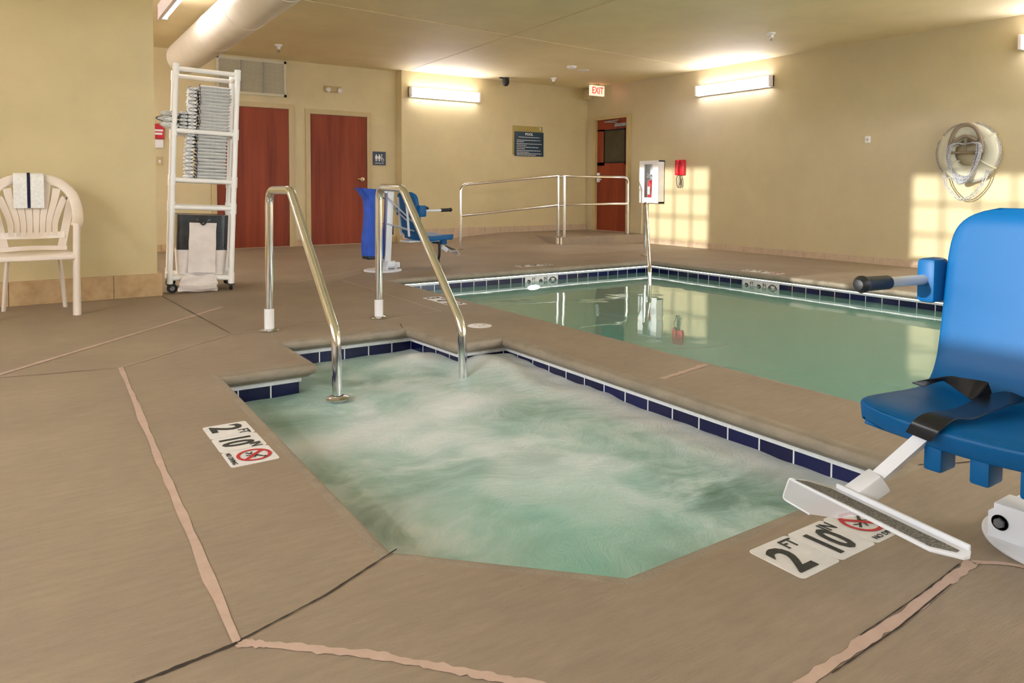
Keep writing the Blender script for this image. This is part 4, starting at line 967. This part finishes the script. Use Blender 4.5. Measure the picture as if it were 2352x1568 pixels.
# ------------------------------------------------------------------ pool lifts
def lift(label, loc, rz, dx, near):
    T = thing('pool_lift', label, 'pool lift chair', loc, rz, 'pool lifts')
    yc = -.06 if near else 0.02
    # moulded seat and backrest: profile from the front edge to the top of the back (x forward)
    prof = smooth_path([(.49, .365), (.45, .378), (.33, .372), (.20, .365), (.135, .375), (.098, .42), (.078, .50), (.060, .62), (.045, .74), (.036, .80), (.012, .838)], 4)
    n = len(prof); hw = .245
    def P(i, t, off):
        p = prof[i]; d = (prof[min(i+1, n-1)]-prof[max(i-1, 0)]); d = Vector((d.x, d.y)).normalized(); nn = Vector((-d.y, d.x))*-1
        L = i/(n-1)
        w = hw
        if L < .14: w = hw-.07*(1-math.sqrt(max(0, 1-((.14-L)/.14)**2)))
        if L > .72: w = hw-.135*(1-math.sqrt(max(0, 1-((L-.72)/.285)**2)))
        dish = .012*(1-t*t)
        return (p.x+dx+nn.x*(off+dish*.4)-0, yc+t*w, p.y+nn.y*off-(dish if L < .45 else 0))
    m_ = 16
    # bottom offset: thick seat, thinner back
    def side(off): return [[P(i, -1+2*j/m_, off if off == 0 else (off*(1.0 if i < n*.4 else .6))) for j in range(m_+1)] for i in range(n)]
    prof = [Vector((p[0], p[1])) for p in prof]
    topg = side(0); botg = side(.055)
    # make sure the underside lies below the seat
    if botg[3][m_//2][2] > topg[3][m_//2][2]: botg = side(-.055)
    mb = MB(); mb.shell(topg, botg)
    bmesh.ops.bevel(mb.bm, geom=[e_ for e_ in mb.bm.edges if e_.is_manifold and e_.calc_face_angle(0) > 1.0], offset=.009, segments=3, affect='EDGES', profile=.5)
    seat = part('seat_shell', mb, m_blue, T)
    for y_ in (-.065, .03, .125):
        mb = MB(); mb.box((.40+dx, yc+y_-.02, .255), (.47+dx, yc+y_+.02, .34), .007); mb.box((.15+dx, yc+y_-.015, .285), (.44+dx, yc+y_+.015, .335), .006); part('under_rib', mb, m_blue, seat)
    # arm rests
    for s in (-1, 1):
        yy = yc+s*.275
        mb = MB(); mb.box((.03+dx, yy-.03 if s > 0 else yy-.02, .575), (.11+dx, yy+.02 if s > 0 else yy+.03, .695), .012); br = part('arm_bracket', mb, m_blue, T)
        mb = MB(); mb.tube([(.08+dx, yy, .637), (.30+dx, yy, .642)], .0135, 14); arm = part('armrest_bar', mb, m_white_metal, T)
        mb = MB(); mb.tube([(.29+dx, yy, .642), (.40+dx, yy, .645)], .0185, 16); mb.lathe([(0, -.022), (.012, -.019), (.021, -.006), (.022, .004), (.013, .018), (0, .022)], (.405+dx, yy, .645), (1, 0, 0), 18); part('armrest_grip', mb, m_blackp, arm)
    # foot rest
    zf = .2; FX = dx if near else dx-.10; FYo = 0 if near else .20
    TL = Matrix.Identity(4) if near else Matrix.Translation((.65, 0, zf)) @ Matrix.Rotation(math.radians(-24), 4, 'Y') @ Matrix.Translation((-.65, 0, -zf))
    FM = Matrix.Translation((FX, FYo, 0)) @ TL
    mb = MB(); mb.prism([(.643, -.36), (.62, -.336), (.597, -.268), (.656, .04), (.68, .049), (.694, .045), (.715, -.007), (.679, -.181)], zf-.008, zf, bev=.002); xform(mb, FM); fr = part('footrest_plate', mb, m_white_metal, T)
    mb = MB(); mb.prism([(.645, -.345), (.630, -.322), (.622, -.268), (.680, .03), (.690, .03), (.708, -.010), (.674, -.18)], zf, zf+.0018); xform(mb, FM); part('grip_strip', mb, m_grip, fr, False)
    mb = MB(); mb.prism([(.597, -.268), (.656, .04), (.664, .04), (.605, -.268)], zf-.002, zf+.010, bev=.002); xform(mb, FM); part('rear_lip', mb, m_white_metal, fr)
    mb = MB(); mb.prism([(-.363, .197), (-.381, .143), (-.309, .132), (-.234, .151), (-.175, .183), (-.17, .197)], .640, .6425, 'yz'); xform(mb, FM); part('splash_panel', mb, m_acryl, fr)
    mb = MB(); mb.tube(fillet([(.641, -.17, .198), (.641, -.363, .198), (.641, -.381, .143), (.641, -.309, .132)], .01, 4), .0028, 8); xform(mb, FM); part('panel_rim', mb, m_white_metal, fr)
    # stalk between seat and foot rest
    sy = 0 if near else .20
    mb = MB(); mb.tube([(.44+dx, -.125+sy, .36), (.545+FX, -.212+sy, .222)], .019, 4, flat=.019); part('footrest_stalk', mb, m_white_metal, T)
    mb = MB(); mb.box((-.045, -.026, -.026), (.035, .026, .018), .006, Matrix.Translation((.572+FX, -.222+sy, .205)) @ Matrix.Rotation(math.radians(-30), 4, 'Z') @ Matrix.Rotation(math.radians(35), 4, 'Y')); cl_ = part('footrest_clevis', mb, m_white_metal, T)
    mb = MB(); mb.lathe([(0, 0), (.008, 0), (.008, .004), (0, .005)], (.556+FX, -.213+sy, .232), (.5, 0, 1), 16); part('bolt_head', mb, m_bolt, cl_)
    # base and mast
    mb = MB(); mb.lathe([(0, 0), (.198, 0), (.2, .004), (.2, .010), (.196, .013), (0, .013)], n=56); base = part('base_plate', mb, m_white_metal, T); by = -.09 if near else 0
    mb = MB()
    for x_ in (.03, .128): mb.prism([(by-.058, .01), (by+.058, .01), (by+.058, .075), (by+.03, .10), (by-.03, .10), (by-.058, .075)], x_-.004, x_+.004, 'yz', .001)
    mb.box((.034, by-.05, .045), (.124, by+.05, .098), .004); part('base_bracket', mb, m_white_metal, base)
    for s in (-1,): mb = MB(); mb.lathe([(0, 0), (.019, 0), (.019, .003)], (.132, by-.030, .055), (1, 0, 0), 24); mb.lathe([(0, .012), (.012, .012), (.013, .003)], (.132, by-.030, .055), (1, 0, 0), 6); part('base_bolt', mb, m_bolt, base)
    if not near:
        mb = MB(); mb.box((.02, -.03, .03), (.19, .03, .085), .003); part('base_tube', mb, m_white_metal, base)
        mb = MB(); mb.box((.188, -.032, .028), (.194, .032, .087), .002); part('tube_end_cap', mb, m_blackp, base)
    lean = .02
    mb = MB(); mb.box((.0, -.045, .10), (.07, .045, .845), .006, Matrix.Rotation(math.radians(3), 4, 'Y')); mast = part('mast', mb, m_white_metal, T)
    mb = MB(); mb.box((-.03, -.03, .82), (.03, .03, .87), .01, Matrix.Translation((.04, 0, .0))); part('mast_head', mb, m_white_metal, mast)
    for yy in (-.06, .06):
        for z0, z1, x1 in ((.78, .47, .0), (.50, .41, .0)) if near else ((.78, .47, .10+dx), (.50, .40, .13+dx)):
            mb = MB(); mb.tube([(-.04 if near else .03, yy, z0), (x1, yy, z1)], .018, 4, flat=.008); part('lift_arm', mb, m_white_metal, T)
    mb = MB(); mb.tube([(dx, yc-.1, .36), (dx-.035, yc-.1, .78)], .014, 8); mb.tube([(dx, yc+.1, .36), (dx-.035, yc+.1, .78)], .014, 8); mb.box((dx-.01, yc-.12, .295), (.36+dx, yc+.12, .312), .004) ; part('seat_frame', mb, m_white_metal, T)
    mb = MB(); mb.box((.05, -.04, .38), (.11, .04, .48), .008); mb.tube([(.09, 0, .47), (.10, 0, .80)], .02, 12); part('actuator', mb, m_blackp, T)
    return T, yc
T1, yc = lift('near blue pool lift seat at the right picture edge', (2.13, .67, 0), PI, 0, True)
# its lap belt lying over the seat
def belt(A, B, name='lap_belt'):
    A = smooth_path(A, 5); B = smooth_path(B, 5)
    mb = MB(); mb.shell([[a, b] for a, b in zip(A, B)], [[a-Vector((0, 0, .003)), b-Vector((0, 0, .003))] for a, b in zip(A, B)]); return part(name, mb, m_black, T1)
belt([(.504, -.166, .342), (.503, -.152, .368), (.470, -.140, .384), (0.389, -0.12, 0.385), (0.274, -0.115, 0.395), (0.203, -0.1, 0.4), (0.19, -0.082, 0.4), (0.152, -0.071, 0.385)],
     [(.504, -.114, .335), (.503, -.095, .362), (.460, -.084, .384), (0.409, -0.071, 0.38), (0.366, -0.061, 0.387), (0.311, -0.056, 0.39), (0.273, -0.055, 0.392), (0.166, -0.066, 0.38)])
belt([(0.239, -0.29, 0.385), (0.228, -0.242, 0.405), (0.232, -0.2, 0.42), (0.249, -0.173, 0.425), (0.258, -0.111, 0.43), (0.264, -0.101, 0.425), (0.244, -0.103, 0.405)],
     [(0.238, -0.263, 0.382), (0.214, -0.231, 0.4), (0.227, -0.208, 0.4), (0.258, -0.168, 0.395), (0.29, -0.126, 0.39), (0.266, -0.124, 0.39), (0.247, -0.105, 0.4)])
T2, yc2 = lift('far blue pool lift seat parked beside the pool corner', (3.14, 7.13, 0), 0, .27, False)
# blue fabric cover on the far mast
cv = thing('lift_cover', 'bright blue fabric cover hanging behind the far lift mast', 'fabric cover', (3.035, 7.15, 0))
rows = []
for i in range(29):
    a = 2*PI*i/28; row = []
    for j in range(17):
        t = j/16; z = .165+.70*t; e = .55
        w_, d_ = .096-.012*t+.01*math.sin(t*7), .10
        c, s = math.cos(a), math.sin(a)
        x = w_*abs(c)**e*(1 if c > 0 else -1)*(1+.06*math.sin(5*a+9*t)); y = d_*abs(s)**e*(1 if s > 0 else -1)*(1+.08*math.sin(7*a+5*t))
        if t > .86 and c < -.3: x -= .09*(t-.86)/.14; 
        row.append((x, y, z+.015*(t > .9)*math.cos(a)*-1))
    rows.append(row)
mb = MB(); mb.grid(rows); bmesh.ops.remove_doubles(mb.bm, verts=mb.bm.verts, dist=1e-5)
top_ = [r_[-1] for r_ in rows[:-1]]; mb.bm.faces.new([mb.bm.verts.new(p) for p in top_]); bmesh.ops.remove_doubles(mb.bm, verts=mb.bm.verts, dist=1e-5); part('cover_fabric', mb, m_bluecloth, cv)
mb = MB(); mb.box((-.09, -.08, .13), (.09, .08, .165), .01); part('cover_hem', mb, m_blackp, cv)
mb = MB(); mb.ribbon(smooth_path([(.40, -.2, .33), (.43, -.21, .2), (.50, -.22, .08), (.56, -.22, .0+.10)], 5), .035, .004, (1, 0, .4)); mb.ribbon(smooth_path([(.56, -.22, .30), (.555, -.225, .15), (.53, -.225, .06), (.575, -.23, .012)], 5), .035, .004, (1, .3, 0)); part('hanging_belt', mb, m_black, T2)
